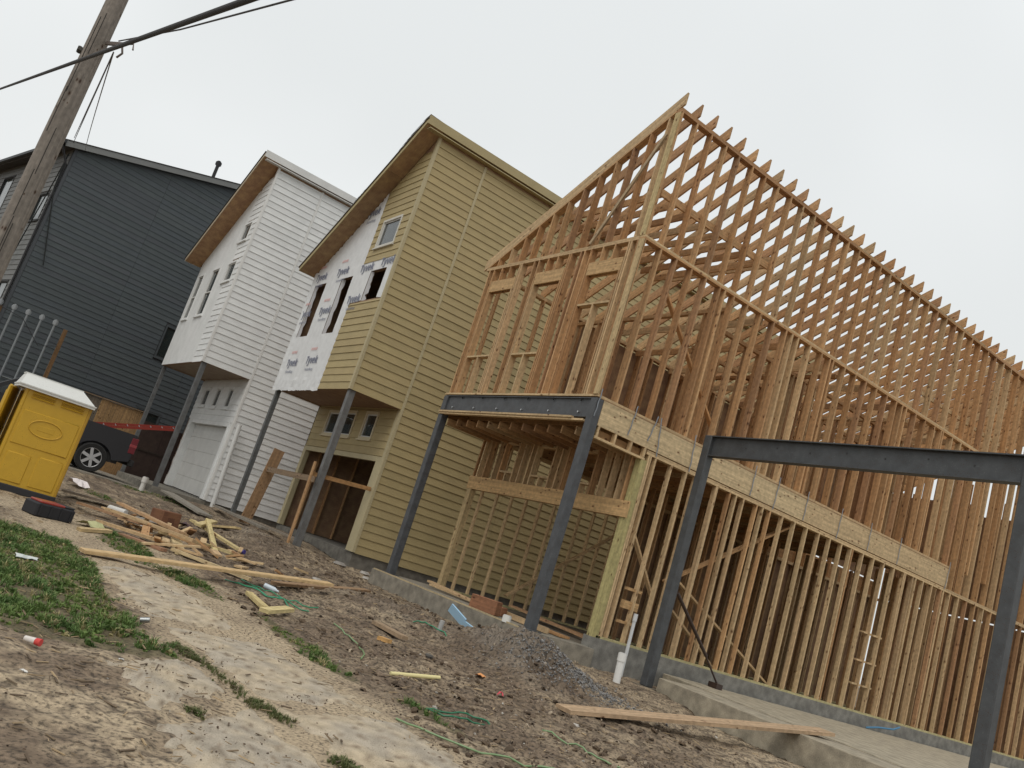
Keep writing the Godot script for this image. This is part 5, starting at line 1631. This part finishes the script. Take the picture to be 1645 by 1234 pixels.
	for i in 6000:
		var x := R.randf_range(-5, 12.5); var z := R.randf_range(-1.0, 8.2)
		if under_house(x, z) or (z < 0.3 and x < 5.4): continue
		if path_mask(x, z) > 0.5 and R.randf() < 0.6: continue
		var s := R.randf_range(0.012, 0.05)
		xf.append(Transform3D(Basis.from_euler(Vector3(R.randfn(0, 0.15), R.randf() * 6, R.randfn(0, 0.15))).scaled(Vector3(s, s, s)), gp(x, z, 0.008 + (0.02 if z > 4.7 and x > 5.3 and z < 7.1 else 0.0))))
		cols.append(Color(0.10, 0.07, 0.045).lerp(Color(0.45, 0.33, 0.19), pow(R.randf(), 1.6)))
	scatter("wood_flecks", q.mesh(M.plain), xf, cols, "flecks of bark, straw and wood on the dirt", "debris")

func lying_tube(nm: String, label: String, cat: String, pts: Array, r: float, col: Color, m: Material, sides := 8) -> void:
	var q := Q.new(); q.col = col
	q.tube(pts, [r], sides)
	single(nm, q, m, label, cat)

func scrap(nm: String, label: String, cat: String, x: float, z: float, sz: Vector3, col: Color, yaw: float, m: Material, tilt := 0.0) -> void:
	# crumpled sheet-like scrap
	var q := Q.new(); q.col = col
	var n := 5
	var r := RandomNumberGenerator.new(); r.seed = int(x * 100 + z * 10)
	var g := []
	for j in n:
		var row := []
		for i in n:
			row.append(Vector3((i / 4.0 - 0.5) * sz.x, sz.y * (0.3 + 0.7 * r.randf()) * (0.4 + 0.6 * sin(PI * i / 4.0)), (j / 4.0 - 0.5) * sz.z) + Vector3(r.randfn(0, sz.x * 0.05), 0, r.randfn(0, sz.z * 0.05)))
		g.append(row)
	for j in n - 1:
		for i in n - 1:
			q.quad(g[j + 1][i], g[j + 1][i + 1], g[j][i + 1], g[j][i])
			var dn := Vector3(0, 0.004, 0)
			q.quad(g[j][i] - dn, g[j][i + 1] - dn, g[j + 1][i + 1] - dn, g[j + 1][i] - dn)
	var o := single(nm, q, m, label, cat)
	o.position = gp(x, z, 0.006)
	o.rotation = Vector3(tilt, yaw, 0)

func debris() -> void:
	# --- barricade of stakes and rails in front of the open garage
	var t := thing("wooden_barricade", "rough timber barricade in front of the open garage", "barricade", Vector3(-5, 0, 0.9))
	var o := Vector3(5, 0, -0.9)
	lumber(t, "stake", Vector3(-6.6, gnd(-6.6, 1.0) - 0.1, 1.0) + o, Vector3(-6.35, 2.0, 0.85) + o, 0.30, 0.035, Vector3.RIGHT, Color(0.50, 0.31, 0.17))
	lumber(t, "stake", Vector3(-2.95, gnd(-2.9, 1.1) - 0.1, 1.08) + o, Vector3(-3.2, 1.85, 1.02) + o, 0.09, 0.04, Vector3.BACK, Color(0.56, 0.33, 0.16))
	lumber(t, "rail", Vector3(-6.45, 1.42, 0.96) + o, Vector3(-2.95, 1.44, 1.00) + o, 0.038, 0.14, Vector3.UP, Color(0.30, 0.21, 0.13))
	lumber(t, "rail", Vector3(-3.25, 1.56, 0.96) + o, Vector3(-3.15, 1.66, -0.55) + o, 0.038, 0.10, Vector3.UP, Color(0.52, 0.29, 0.12))
	# --- white pipes
	lying_tube("white_pipe", "tall white pipe standing against the white house's side", "pipe", [Vector3(-11.28, gnd(-11.28, .55) - 0.05, 0.55), Vector3(-11.30, 2.6, 0.66)], 0.075, Color(0.72, 0.73, 0.72), M.gloss, 12)
	var q := Q.new(); q.col = Color(0.70, 0.68, 0.64)
	var c := Vector3(-9.6, gnd(-9.6, 3.1), 3.1)
	q.tube([c - Vector3(0, 0.1, 0), c + Vector3(0, 0.32, 0)], [0.07], 10)
	q.tube([c + Vector3(0, 0.28, 0), c + Vector3(0, 0.42, 0), c + Vector3(0, 0.44, 0)], [0.09, 0.09, 0.06], 10)
	single("white_pipe", q, M.gloss, "short capped white pipe stub near the white house's post", "pipe")
	q = Q.new(); q.col = Color(0.74, 0.74, 0.72)
	c = Vector3(6.40, gnd(6.4, -0.96), -0.96)
	q.tube([c - Vector3(0, 0.1, 0), c + Vector3(-0.03, 0.40, 0)], [0.058], 12)
	q.tube([c + Vector3(-0.025, 0.33, 0), c + Vector3(-0.03, 0.45, 0), c + Vector3(-0.03, 0.46, 0)], [0.068, 0.068, 0.05], 12)
	single("white_pipe", q, M.gloss, "fat capped white pipe rising beside the foundation curb", "pipe")
	q = Q.new(); q.col = Color(0.66, 0.68, 0.70)
	q.tube([Vector3(5.34, -0.35, -2.04), Vector3(5.34, 0.74, -2.01)], [0.030], 10)
	q.tube([Vector3(5.34, 0.62, -2.013), Vector3(5.34, 0.75, -2.01)], [0.038], 10)
	single("white_pipe", q, M.gloss, "thin upright white pipe against the curb studs", "pipe")
	q = Q.new(); q.col = Color(0.75, 0.75, 0.72)
	q.tube([Vector3(4.82, 0.0, 0.2), Vector3(4.82, 0.10, 0.2), Vector3(4.82, 0.115, 0.2)], [0.075, 0.075, 0.06], 12)
	single("pipe_cap", q, M.gloss, "white cap on the porch slab beside the steel post", "pipe cap")
	# --- lumber lying in the open garage of the frame
	for s in [[0.5, -0.85, 3.2, -0.75, 0.09, 0.04, 0.02, "pale board lying along the porch slab in the frame"], [1.0, -0.5, 2.6, -0.62, 0.14, 0.04, 0.10, "pale board slanting over the porch lumber"], [2.4, -0.9, 4.9, -1.0, 0.24, 0.04, 0.02, "brown plank lying before the treated corner post"], [2.9, -0.65, 4.95, -0.55, 0.09, 0.09, 0.02, "pale beam lying between the steel and treated posts"], [2.0, -2.6, 4.9, -2.9, 0.28, 0.04, 0.05, "wide brown plank inside the frame's garage"], [1.5, -2.3, 4.7, -2.1, 0.2, 0.04, 0.11, "brown plank on top of another in the garage"]]:
		q = Q.new(); q.col = pine(1.05) if s[4] > 0.13 else blond()
		q.off = Vector2(R.randf() * 5, R.randf() * 5)
		q.beam(Vector3(s[0], s[6] + s[5] * 0.5, s[1]), Vector3(s[2], 0.005 + s[5] * 0.5 + (s[6] * 0.3), s[3]), s[4], s[5])
		single("board", q, M.wood, s[7], "board", "boards lying in the frame's garage")
	for s in [[3.85, 0.0, "red-brown block lying behind the right steel post", 0.12], [3.55, -0.35, "small red-brown block on the porch slab", 0.08]]:
		q = Q.new(); q.col = Color(0.34, 0.16, 0.085)
		q.bbox(Vector3(s[0], 0.004 + s[3], s[1]), Vector3(0.26, s[3], 0.11), 0.01, Basis(Vector3.UP, 0.5))
		single("timber_block", q, M.wood, s[2], "block")
	# --- black crate with a red lid beside the toilet
	t = thing("black_crate", "black plastic crate with a red lid before the toilet", "crate", gp(2.05, 6.72, -0.01), 0.4)
	q = Q.new(); q.col = Color(0.022, 0.022, 0.024)
	q.bbox(Vector3(0, 0.10, 0), Vector3(0.19, 0.10, 0.30), 0.02)
	for k in 4:
		q.beam(Vector3(0.195, 0.03, -0.24 + k * 0.16), Vector3(0.195, 0.19, -0.24 + k * 0.16), 0.02, 0.03, Vector3.BACK)
	part(t, "tub", q, M.plain)
	q = Q.new(); q.col = Color(0.33, 0.045, 0.035)
	q.bbox(Vector3(0, 0.215, 0.06), Vector3(0.16, 0.016, 0.19), 0.008)
	part(t, "lid", q, M.gloss)
	q = Q.new(); q.col = Color(0.025, 0.025, 0.027)
	q.bbox(Vector3(0.0, 0.215, -0.22), Vector3(0.16, 0.014, 0.07), 0.008)
	part(t, "handle_strip", q, M.gloss)
	# --- long boards
	loose_board("board", "long pale board lying across the dirt from path to heap", 5.0, 6.62, 4.2, 3.05, 0.19, 0.04, Color(0.74, 0.52, 0.27), 0.03, 0.14)
	loose_board("board", "dark wet board beyond the end of the long pale one", 4.25, 3.9, 2.6, 1.6, 0.14, 0.04, Color(0.42, 0.27, 0.15), 0.02, 0.06)
	q = Q.new(); q.col = Color(0.60, 0.42, 0.26); q.off = Vector2(1.3, 2.2)
	q.beam(Vector3(8.82, earth_y(8.82, 2.05) + 0.04, 2.05), Vector3(8.78, 0.0, -2.8), 0.27, 0.045)
	single("board", q, M.wood, "thick plank lying from the dirt onto the concrete slab", "board")
	# --- scrap timber heap
	var heap := [[-2.0, 5.7, 1.5, 5.1, 0.14, "reddish long board at the left of the scrap heap", Color(0.50, 0.30, 0.17), 0.05, 0.12], [1.2, 5.85, 2.75, 5.1, 0.14, "wide tan board at the front of the scrap heap", Color(0.66, 0.46, 0.25), 0.02, 0.05], [0.3, 5.65, 1.2, 4.45, 0.12, "tan board in the middle of the scrap heap", Color(0.66, 0.46, 0.25), 0.12, 0.10], [2.3, 5.7, 3.0, 5.2, 0.14, "red-brown offcut below the front boards of the heap", Color(0.45, 0.25, 0.15), 0.0, 0.0], [-1.5, 5.2, -0.5, 4.55, 0.12, "whitish board behind the scrap heap", Color(0.52, 0.50, 0.46), 0.05, 0.08], [1.4, 4.95, 0.9, 3.4, 0.09, "pale stick on the right of the scrap heap", Color(0.72, 0.54, 0.28), 0.08, 0.02], [-1.6, 3.4, 1.9, 4.1, 0.09, "yellowish stick slanting toward the path from the heap", Color(0.76, 0.62, 0.30), 0.16, 0.02], [-0.9, 3.75, -1.8, 3.2, 0.14, "short yellow offcut lying crosswise on the heap", Color(0.78, 0.63, 0.32), 0.12, 0.12], [-1.9, 3.6, 0.6, 3.3, 0.12, "yellow board at the right end of the heap", Color(0.77, 0.62, 0.31), 0.10, 0.04], [1.7, 4.75, 3.0, 4.95, 0.16, "pale wide offcut in front of the heap", Color(0.74, 0.58, 0.32), 0.06, 0.0], [2.7, 6.35, 2.5, 5.9, 0.12, "small pale offcut nearest the black crate", Color(0.74, 0.55, 0.29), 0.0, 0.02], [0.9, 5.5, 2.2, 4.6, 0.09, "tan stick lying on top of the heap's front", Color(0.70, 0.50, 0.28), 0.14, 0.12], [-0.6, 5.3, 1.8, 4.7, 0.14, "brown board across the top of the heap", Color(0.58, 0.37, 0.2), 0.2, 0.15], [2.85, 5.05, 4.1, 4.2, 0.07, "thin stick just behind the long pale board", Color(0.72, 0.56, 0.32), 0.02, 0.02], [0.2, 4.4, 1.5, 3.7, 0.07, "thin yellow stick at the right foot of the heap", Color(0.78, 0.64, 0.33), 0.02, 0.03], [5.3, 4.6, 6.2, 4.68, 0.09, "splintered yellow offcut beside the green straps", Color(0.78, 0.63, 0.30), 0.02, 0.02], [6.5, 4.8, 6.15, 4.35, 0.13, "split yellow offcut nearest the path edge", Color(0.80, 0.66, 0.33), 0.02, 0.04], [5.85, 3.0, 6.5, 2.9, 0.14, "brown board half sunk in the dirt", Color(0.45, 0.32, 0.2), 0.0, 0.02], [6.7, 3.35, 6.85, 3.28, 0.09, "small orange wood block in the dirt", Color(0.72, 0.42, 0.16), 0.0, 0.0], [-3.4, 5.8, -2.1, 4.85, 0.26, "weathered grey plank lying right of the toilet", Color(0.30, 0.25, 0.20), 0.05, 0.05], [-8.2, 2.75, -4.6, 2.6, 0.36, "grey gangplank leading to the white house's porch", Color(0.34, 0.31, 0.26), 0.08, 0.03], [-7.4, 1.6, -3.4, 1.55, 0.2, "grey plank lying before the yellow house's garage", Color(0.30, 0.27, 0.22), 0.06, 0.06], [-6.6, 1.2, -3.2, 0.75, 0.16, "second grey plank nearer the yellow house's garage", Color(0.33, 0.28, 0.22), 0.08, 0.08], [-2.4, 3.0, -1.7, 2.7, 0.16, "yellow offcut lying alone behind the heap", Color(0.72, 0.55, 0.28), 0.0, 0.03]]
	for h in heap:
		loose_board("board", h[5], h[0], h[1], h[2], h[3], h[4], 0.045, h[6], h[7] * 1.5, h[8] * 1.5)
	for i in 44:
		var x := R.randf_range(-1.9, 3.3); var z := R.randf_range(3.5, 5.6) - x * 0.08
		var an := R.randf() * TAU; var le := 0.15 + 0.85 * pow(R.randf(), 2.0)
		loose_board("offcut", "short pale offcut strewn in the scrap timber heap", x, z, x + cos(an) * le, z + sin(an) * le, R.randf_range(0.04, 0.13), 0.03, blond() if R.randf() < 0.7 else pine(), R.randf() * 0.22, R.randf() * 0.12, "offcuts in the scrap heap")
	# brown box on the heap
	q = Q.new(); q.col = Color(0.25, 0.12, 0.065)
	q.bbox(Vector3(0, 0.19, 0), Vector3(0.20, 0.19, 0.20), 0.012)
	q.col = Color(0.20, 0.095, 0.052)
	q.ab(0.195, 0.205, 0.11, 0.27, -0.07, 0.07)
	var bo := single("brown_box", q, M.ply, "square brown box standing behind the scrap heap", "box")
	bo.position = gp(-0.75, 4.4, -0.01); bo.rotation = Vector3(0.03, 0.35, 0.05)
	lying_tube("white_roll", "white roll of sheet lying behind the heap", "roll", [gp(-2.1, 5.15, 0.06), gp(-1.75, 4.9, 0.06)], 0.06, Color(0.68, 0.68, 0.66), M.plain, 12)
	# plastic bottle, cans, cups, paper
	q = Q.new(); q.col = Color(0.55, 0.62, 0.68)
	var a := gp(4.68, 4.2, 0.04); var b := gp(4.80, 4.02, 0.04)
	q.tube([a, a.lerp(b, 0.7), a.lerp(b, 0.88), b], [0.035, 0.035, 0.014, 0.014], 10)
	single("plastic_bottle", q, M.gloss, "clear crushed bottle by the green straps", "bottle")
	a = gp(0.75, 3.35, 0.08)
	q = Q.new(); q.col = Color(0.06, 0.05, 0.22)
	q.tube([a, a + Vector3(0.10, 0.02, -0.06)], [0.04], 12)
	single("blue_can", q, M.gloss, "dark blue can at the right tip of the scrap heap", "can")
	q = Q.new(); q.col = Color(0.35, 0.37, 0.38)
	a = gp(8.3, 6.56, 0.05)
	q.tube([a, a + Vector3(0.03, 0.02, -0.07)], [0.024], 10)
	single("crushed_can", q, M.metal, "small grey can at the right tip of the verge grass", "can")
	q = Q.new(); q.col = Color(0.5, 0.5, 0.5)
	a = gp(5.75, 1.95, 0.0)
	q.tube([a, a + Vector3(0.01, 0.16, 0)], [0.035], 10)
	single("grey_can", q, M.galv, "upright grey can in the dirt left of the soil heap", "can")
	t = thing("paper_cup", "flattened white and red cup on the dirt, left edge", "cup", gp(9.72, 7.56, 0.02), 0.9)
	q = Q.new(); q.col = Color(0.70, 0.66, 0.62)
	q.tube([Vector3(-0.06, 0.014, 0), Vector3(0.02, 0.017, 0)], [0.018, 0.022], 10)
	part(t, "cup_body", q, M.plain)
	q = Q.new(); q.col = Color(0.62, 0.07, 0.06)
	q.tube([Vector3(0.02, 0.017, 0), Vector3(0.06, 0.018, 0)], [0.022, 0.026], 10)
	part(t, "red_rim", q, M.plain)
	scrap("paper_scrap", "white paper scrap on the dirt near the left edge", "paper", 10.4, 7.66, Vector3(0.05, 0.015, 0.03), Color(0.7, 0.68, 0.64), 0.5, M.plain)
	scrap("paper_scrap", "tiny white paper scrap between grass and slab", "paper", 9.68, 6.95, Vector3(0.035, 0.012, 0.025), Color(0.72, 0.70, 0.66), 1.5, M.plain)
	scrap("plastic_bag", "pinkish white bag lying right of the toilet", "bag", -5.6, 5.3, Vector3(0.5, 0.22, 0.35), Color(0.74, 0.68, 0.68), 0.3, M.plain)
	scrap("plastic_sheet", "crumpled pale sheet on the verge grass, left edge", "plastic sheet", 6.35, 7.35, Vector3(0.08, 0.05, 0.22), Color(0.62, 0.66, 0.64), 0.3, M.plain)
	scrap("foam_scrap", "small orange scrap on the bare dirt", "scrap", 7.75, 2.48, Vector3(0.10, 0.06, 0.12), Color(0.78, 0.36, 0.14), 0.5, M.plain)
	scrap("pink_scrap", "small hot pink scrap on the bare dirt", "scrap", 8.68, 2.83, Vector3(0.07, 0.06, 0.07), Color(0.72, 0.10, 0.13), 0.9, M.plain)
	scrap("white_scrap", "white scrap in the heap left of the brown box", "scrap", -0.2, 4.9, Vector3(0.25, 0.2, 0.2), Color(0.72, 0.71, 0.70), 0.4, M.plain)
	scrap("white_scrap", "pale scrap before the yellow house's garage", "scrap", 3.3, 3.3, Vector3(0.16, 0.06, 0.12), Color(0.70, 0.68, 0.66), 1.4, M.plain)
	scrap("insulation_scrap", "yellow-green fluffy scrap next to the black crate", "scrap", 2.0, 6.1, Vector3(0.3, 0.12, 0.3), Color(0.50, 0.50, 0.26), 0.7, M.plain)
	scrap("cardboard_scrap", "dark torn cardboard in the scrap heap", "scrap", -1.1, 3.95, Vector3(0.4, 0.22, 0.3), Color(0.10, 0.06, 0.07), 0.9, M.plain)
	# blue foam offcut leaning on the soil
	q = Q.new(); q.col = Color(0.36, 0.56, 0.74)
	q.beam(Vector3(-0.12, 0.26, 0.1), Vector3(0.16, 0.10, -0.06), 0.03, 0.15, Vector3(0.4, 1, 0.2))
	q.beam(Vector3(0.15, 0.10, -0.055), Vector3(0.40, 0.02, -0.2), 0.03, 0.08, Vector3(0.4, 1, 0.2))
	var bf := single("foam_offcut", q, M.plain, "light blue foam offcut leaning by the porch slab", "foam offcut")
	bf.position = gp(4.25, 0.75, -0.01)
	# pale yellow stick
	var st := [gp(8.42, 4.05, 0.02), gp(8.40, 3.45, 0.02)]
	lying_tube("round_stick", "pale yellow round stick lying on the dirt", "stick", st, 0.022, Color(0.74, 0.66, 0.34), M.plain, 8)
	# green strapping
	var pts := []
	for k in 25:
		var an := TAU * k / 24
		pts.append(gp(9.75 + 0.13 * cos(an) - 0.05 * sin(an) + 0.03 * sin(an * 3), 4.02 + 0.30 * sin(an), 0.016 + 0.012 * sin(an * 2)))
	lying_tube("green_strap", "loop of dark green strapping lying on the dirt", "strap", pts, 0.009, Color(0.03, 0.17, 0.09), M.gloss, 6)
	var paths := [[[4.4, 4.65], [4.9, 4.4], [5.3, 4.2], [5.8, 3.95], "green strap running out from under the long board"], [[4.5, 4.5], [5.0, 4.35], [5.5, 4.02], [5.75, 4.2], "second green strap beside the long board's strap"], [[4.3, 4.4], [4.9, 4.22], [5.2, 4.05], [5.6, 3.75], "third green strap nearest the dark wet board"], [[10.1, 4.85], [10.55, 4.72], [10.75, 4.3], [10.9, 3.8], "pale green strap along the slab edge, bottom of picture"], [[9.7, 3.0], [10.0, 2.85], [10.3, 2.9], [10.6, 2.8], "pale green strap near the thick plank"], [[6.3, 3.8], [7.0, 3.9], [7.5, 3.85], [8.0, 4.2], "faint green strap among the dirt clods"], [[5.4, 2.2], [5.7, 2.1], [5.9, 1.9], [6.1, 2.0], "short green strap beside the grey can"]]
	for p in paths:
		pts = []
		for k in 13:
			var u := k / 12.0
			var v := Vector2(p[0][0], p[0][1]).bezier_interpolate(Vector2(p[1][0], p[1][1]), Vector2(p[2][0], p[2][1]), Vector2(p[3][0], p[3][1]), u)
			pts.append(gp(v.x + 0.02 * sin(k * 1.3), v.y, 0.012 + 0.012 * absf(sin(k * 0.9))))
		lying_tube("green_strap", p[4], "strap", pts, 0.009, Color(0.04, 0.26, 0.14) if p[0][0] < 6 else Color(0.22, 0.34, 0.17), M.gloss, 5)
	# stones along the slab
	var k := 0
	for s in [[-1.3, -0.2, 0.13, "rounded pale stone at the porch slab's left end", 0.42], [-0.55, 0.1, 0.11, "pale stone just left of the porch slab corner", 0.45], [-1.7, 0.25, 0.16, "larger grey stone between yellow house and porch slab", 0.3], [2.0, 2.3, 0.10, "pale stone near the end of the dark wet board", 0.42], [9.25, 2.2, 0.045, "small pale stone in the foreground dirt", 0.5], [10.3, -0.6, 0.05, "white pebble before the bare slab's edge", 0.6], [7.2, 2.9, 0.06, "brown clod in the middle of the dirt", 0.14]]:
		var o2 := MeshInstance3D.new(); o2.mesh = rock_mesh(100 + k, std(Color(s[4], s[4] * 0.94, s[4] * 0.86), 0.9)); o2.name = numbered("stone")
		add_child(o2); o2.position = gp(s[0], s[1], s[2] * 0.25); o2.scale = Vector3(s[2], s[2] * 0.8, s[2]); o2.rotation.y = k
		o2.set_meta("label", s[3]); o2.set_meta("category", "stone")
		k += 1
	# blue cord on the bare slab
	lying_tube("blue_rope", "short blue rope at the far edge of the bare slab", "rope", [Vector3(5.35, -0.05, -9.3), Vector3(5.5, 0.03, -9.5), Vector3(5.6, 0.08, -9.9), Vector3(5.55, 0.15, -10.2)], 0.02, Color(0.08, 0.22, 0.38), M.plain, 6)

# ---------------------------------------------------------------- scene
func _ready() -> void:
	R.seed = 20
	var cam := Camera3D.new()
	cam.name = "camera"
	add_child(cam)
	cam.position = Vector3(16.3913, 0.7587, 8.7118)
	cam.rotation_order = EULER_ORDER_YXZ
	cam.rotation_degrees = Vector3(11.8368, 57.9301, 17.7165)
	cam.fov = 48.016
	cam.near = 0.05; cam.far = 900.0
	cam.current = true
	var env := Environment.new()
	var sky := Sky.new()
	var sm := ProceduralSkyMaterial.new()
	sm.sky_top_color = Color(0.935, 0.95, 0.955)
	sm.sky_horizon_color = Color(0.905, 0.918, 0.915)
	sm.sky_curve = 0.3
	sm.ground_horizon_color = Color(0.62, 0.6, 0.57)
	sm.ground_bottom_color = Color(0.45, 0.41, 0.36)
	sm.energy_multiplier = 0.94
	sm.sun_angle_max = 0.0
	var cn := FastNoiseLite.new(); cn.seed = 77; cn.frequency = 0.006; cn.fractal_octaves = 4
	var cim := cn.get_seamless_image(1024, 512, false, false, 0.2, true)
	cim.convert(Image.FORMAT_RGBA8)
	for y in 512:
		for x in 1024:
			var g := cim.get_pixel(x, y).r
			cim.set_pixel(x, y, Color(1.0, 0.99, 0.97, smoothstep(0.2, 0.8, g)))
	sm.sky_cover = ImageTexture.create_from_image(cim)
	sm.sky_cover_modulate = Color(0.33, 0.33, 0.34, 1.0)
	sky.sky_material = sm
	env.background_mode = Environment.BG_SKY
	env.sky = sky
	env.ambient_light_source = Environment.AMBIENT_SOURCE_SKY
	env.tonemap_mode = Environment.TONE_MAPPER_LINEAR
	env.tonemap_exposure = 1.0
	env.sdfgi_enabled = true; env.ssao_enabled = true; env.ssil_enabled = true
	var we := WorldEnvironment.new()
	we.name = "world_environment"; we.environment = env
	add_child(we)
	var sun := DirectionalLight3D.new()
	sun.name = "sun"
	sun.light_energy = 0.45
	sun.light_angular_distance = 40.0
	sun.light_color = Color(1.0, 0.985, 0.96)
	sun.shadow_enabled = true
	add_child(sun)
	sun.look_at_from_position(Vector3(7, 16, 9), Vector3.ZERO)

	make_height_table()
	make_materials()
	make_ground()
	var walk := Node3D.new(); walk.name = "sidewalk"; add_child(walk); walk.set_meta("kind", "structure")
	pave(walk, Vector2(5.2, 5.6), Vector2(7.68, 5.22), Vector2(7.86, 6.42), Vector2(5.5, 6.72), 0.018, 1)
	pave(walk, Vector2(7.74, 5.2), Vector2(9.98, 4.82), Vector2(10.1, 6.06), Vector2(7.93, 6.40), 0.022, 2)
	pave(walk, Vector2(10.03, 4.80), Vector2(13.5, 4.40), Vector2(13.3, 5.36), Vector2(10.16, 6.04), 0.026, 3)
	pave(walk, Vector2(9.02, 6.36), Vector2(10.08, 6.15), Vector2(10.98, 7.02), Vector2(9.75, 7.12), 0.014, 4)
	pave(walk, Vector2(10.15, 6.13), Vector2(13.3, 5.44), Vector2(13.6, 7.0), Vector2(11.05, 7.02), 0.020, 5)
	# driveway of the white house, under the truck
	var q := Q.new(); q.col = Color(0.40, 0.38, 0.34)
	for i in 20:
		var z0 := 2.42 + i * 0.4; var z1 := z0 + 0.4
		var y0 := gnd(-13.5, z0) + 0.035; var y1 := gnd(-13.5, z1) + 0.035
		q.quad(Vector3(-17.3, y0, z0), Vector3(-17.3, y1, z1), Vector3(-10.6, y1, z1), Vector3(-10.6, y0, z0))
		q.quad(Vector3(-10.6, y0 - 0.2, z0), Vector3(-10.6, y0, z0), Vector3(-10.6, y1, z1), Vector3(-10.6, y1 - 0.2, z1))
	struct("driveway", q, M.concrete)

	dark_house()
	white_house()
	yellow_house()
	frame_house()
	steel_portal()
	fences()
	toilet()
	truck()
	pole_and_wires()
	debris()
	vegetation_and_grit()
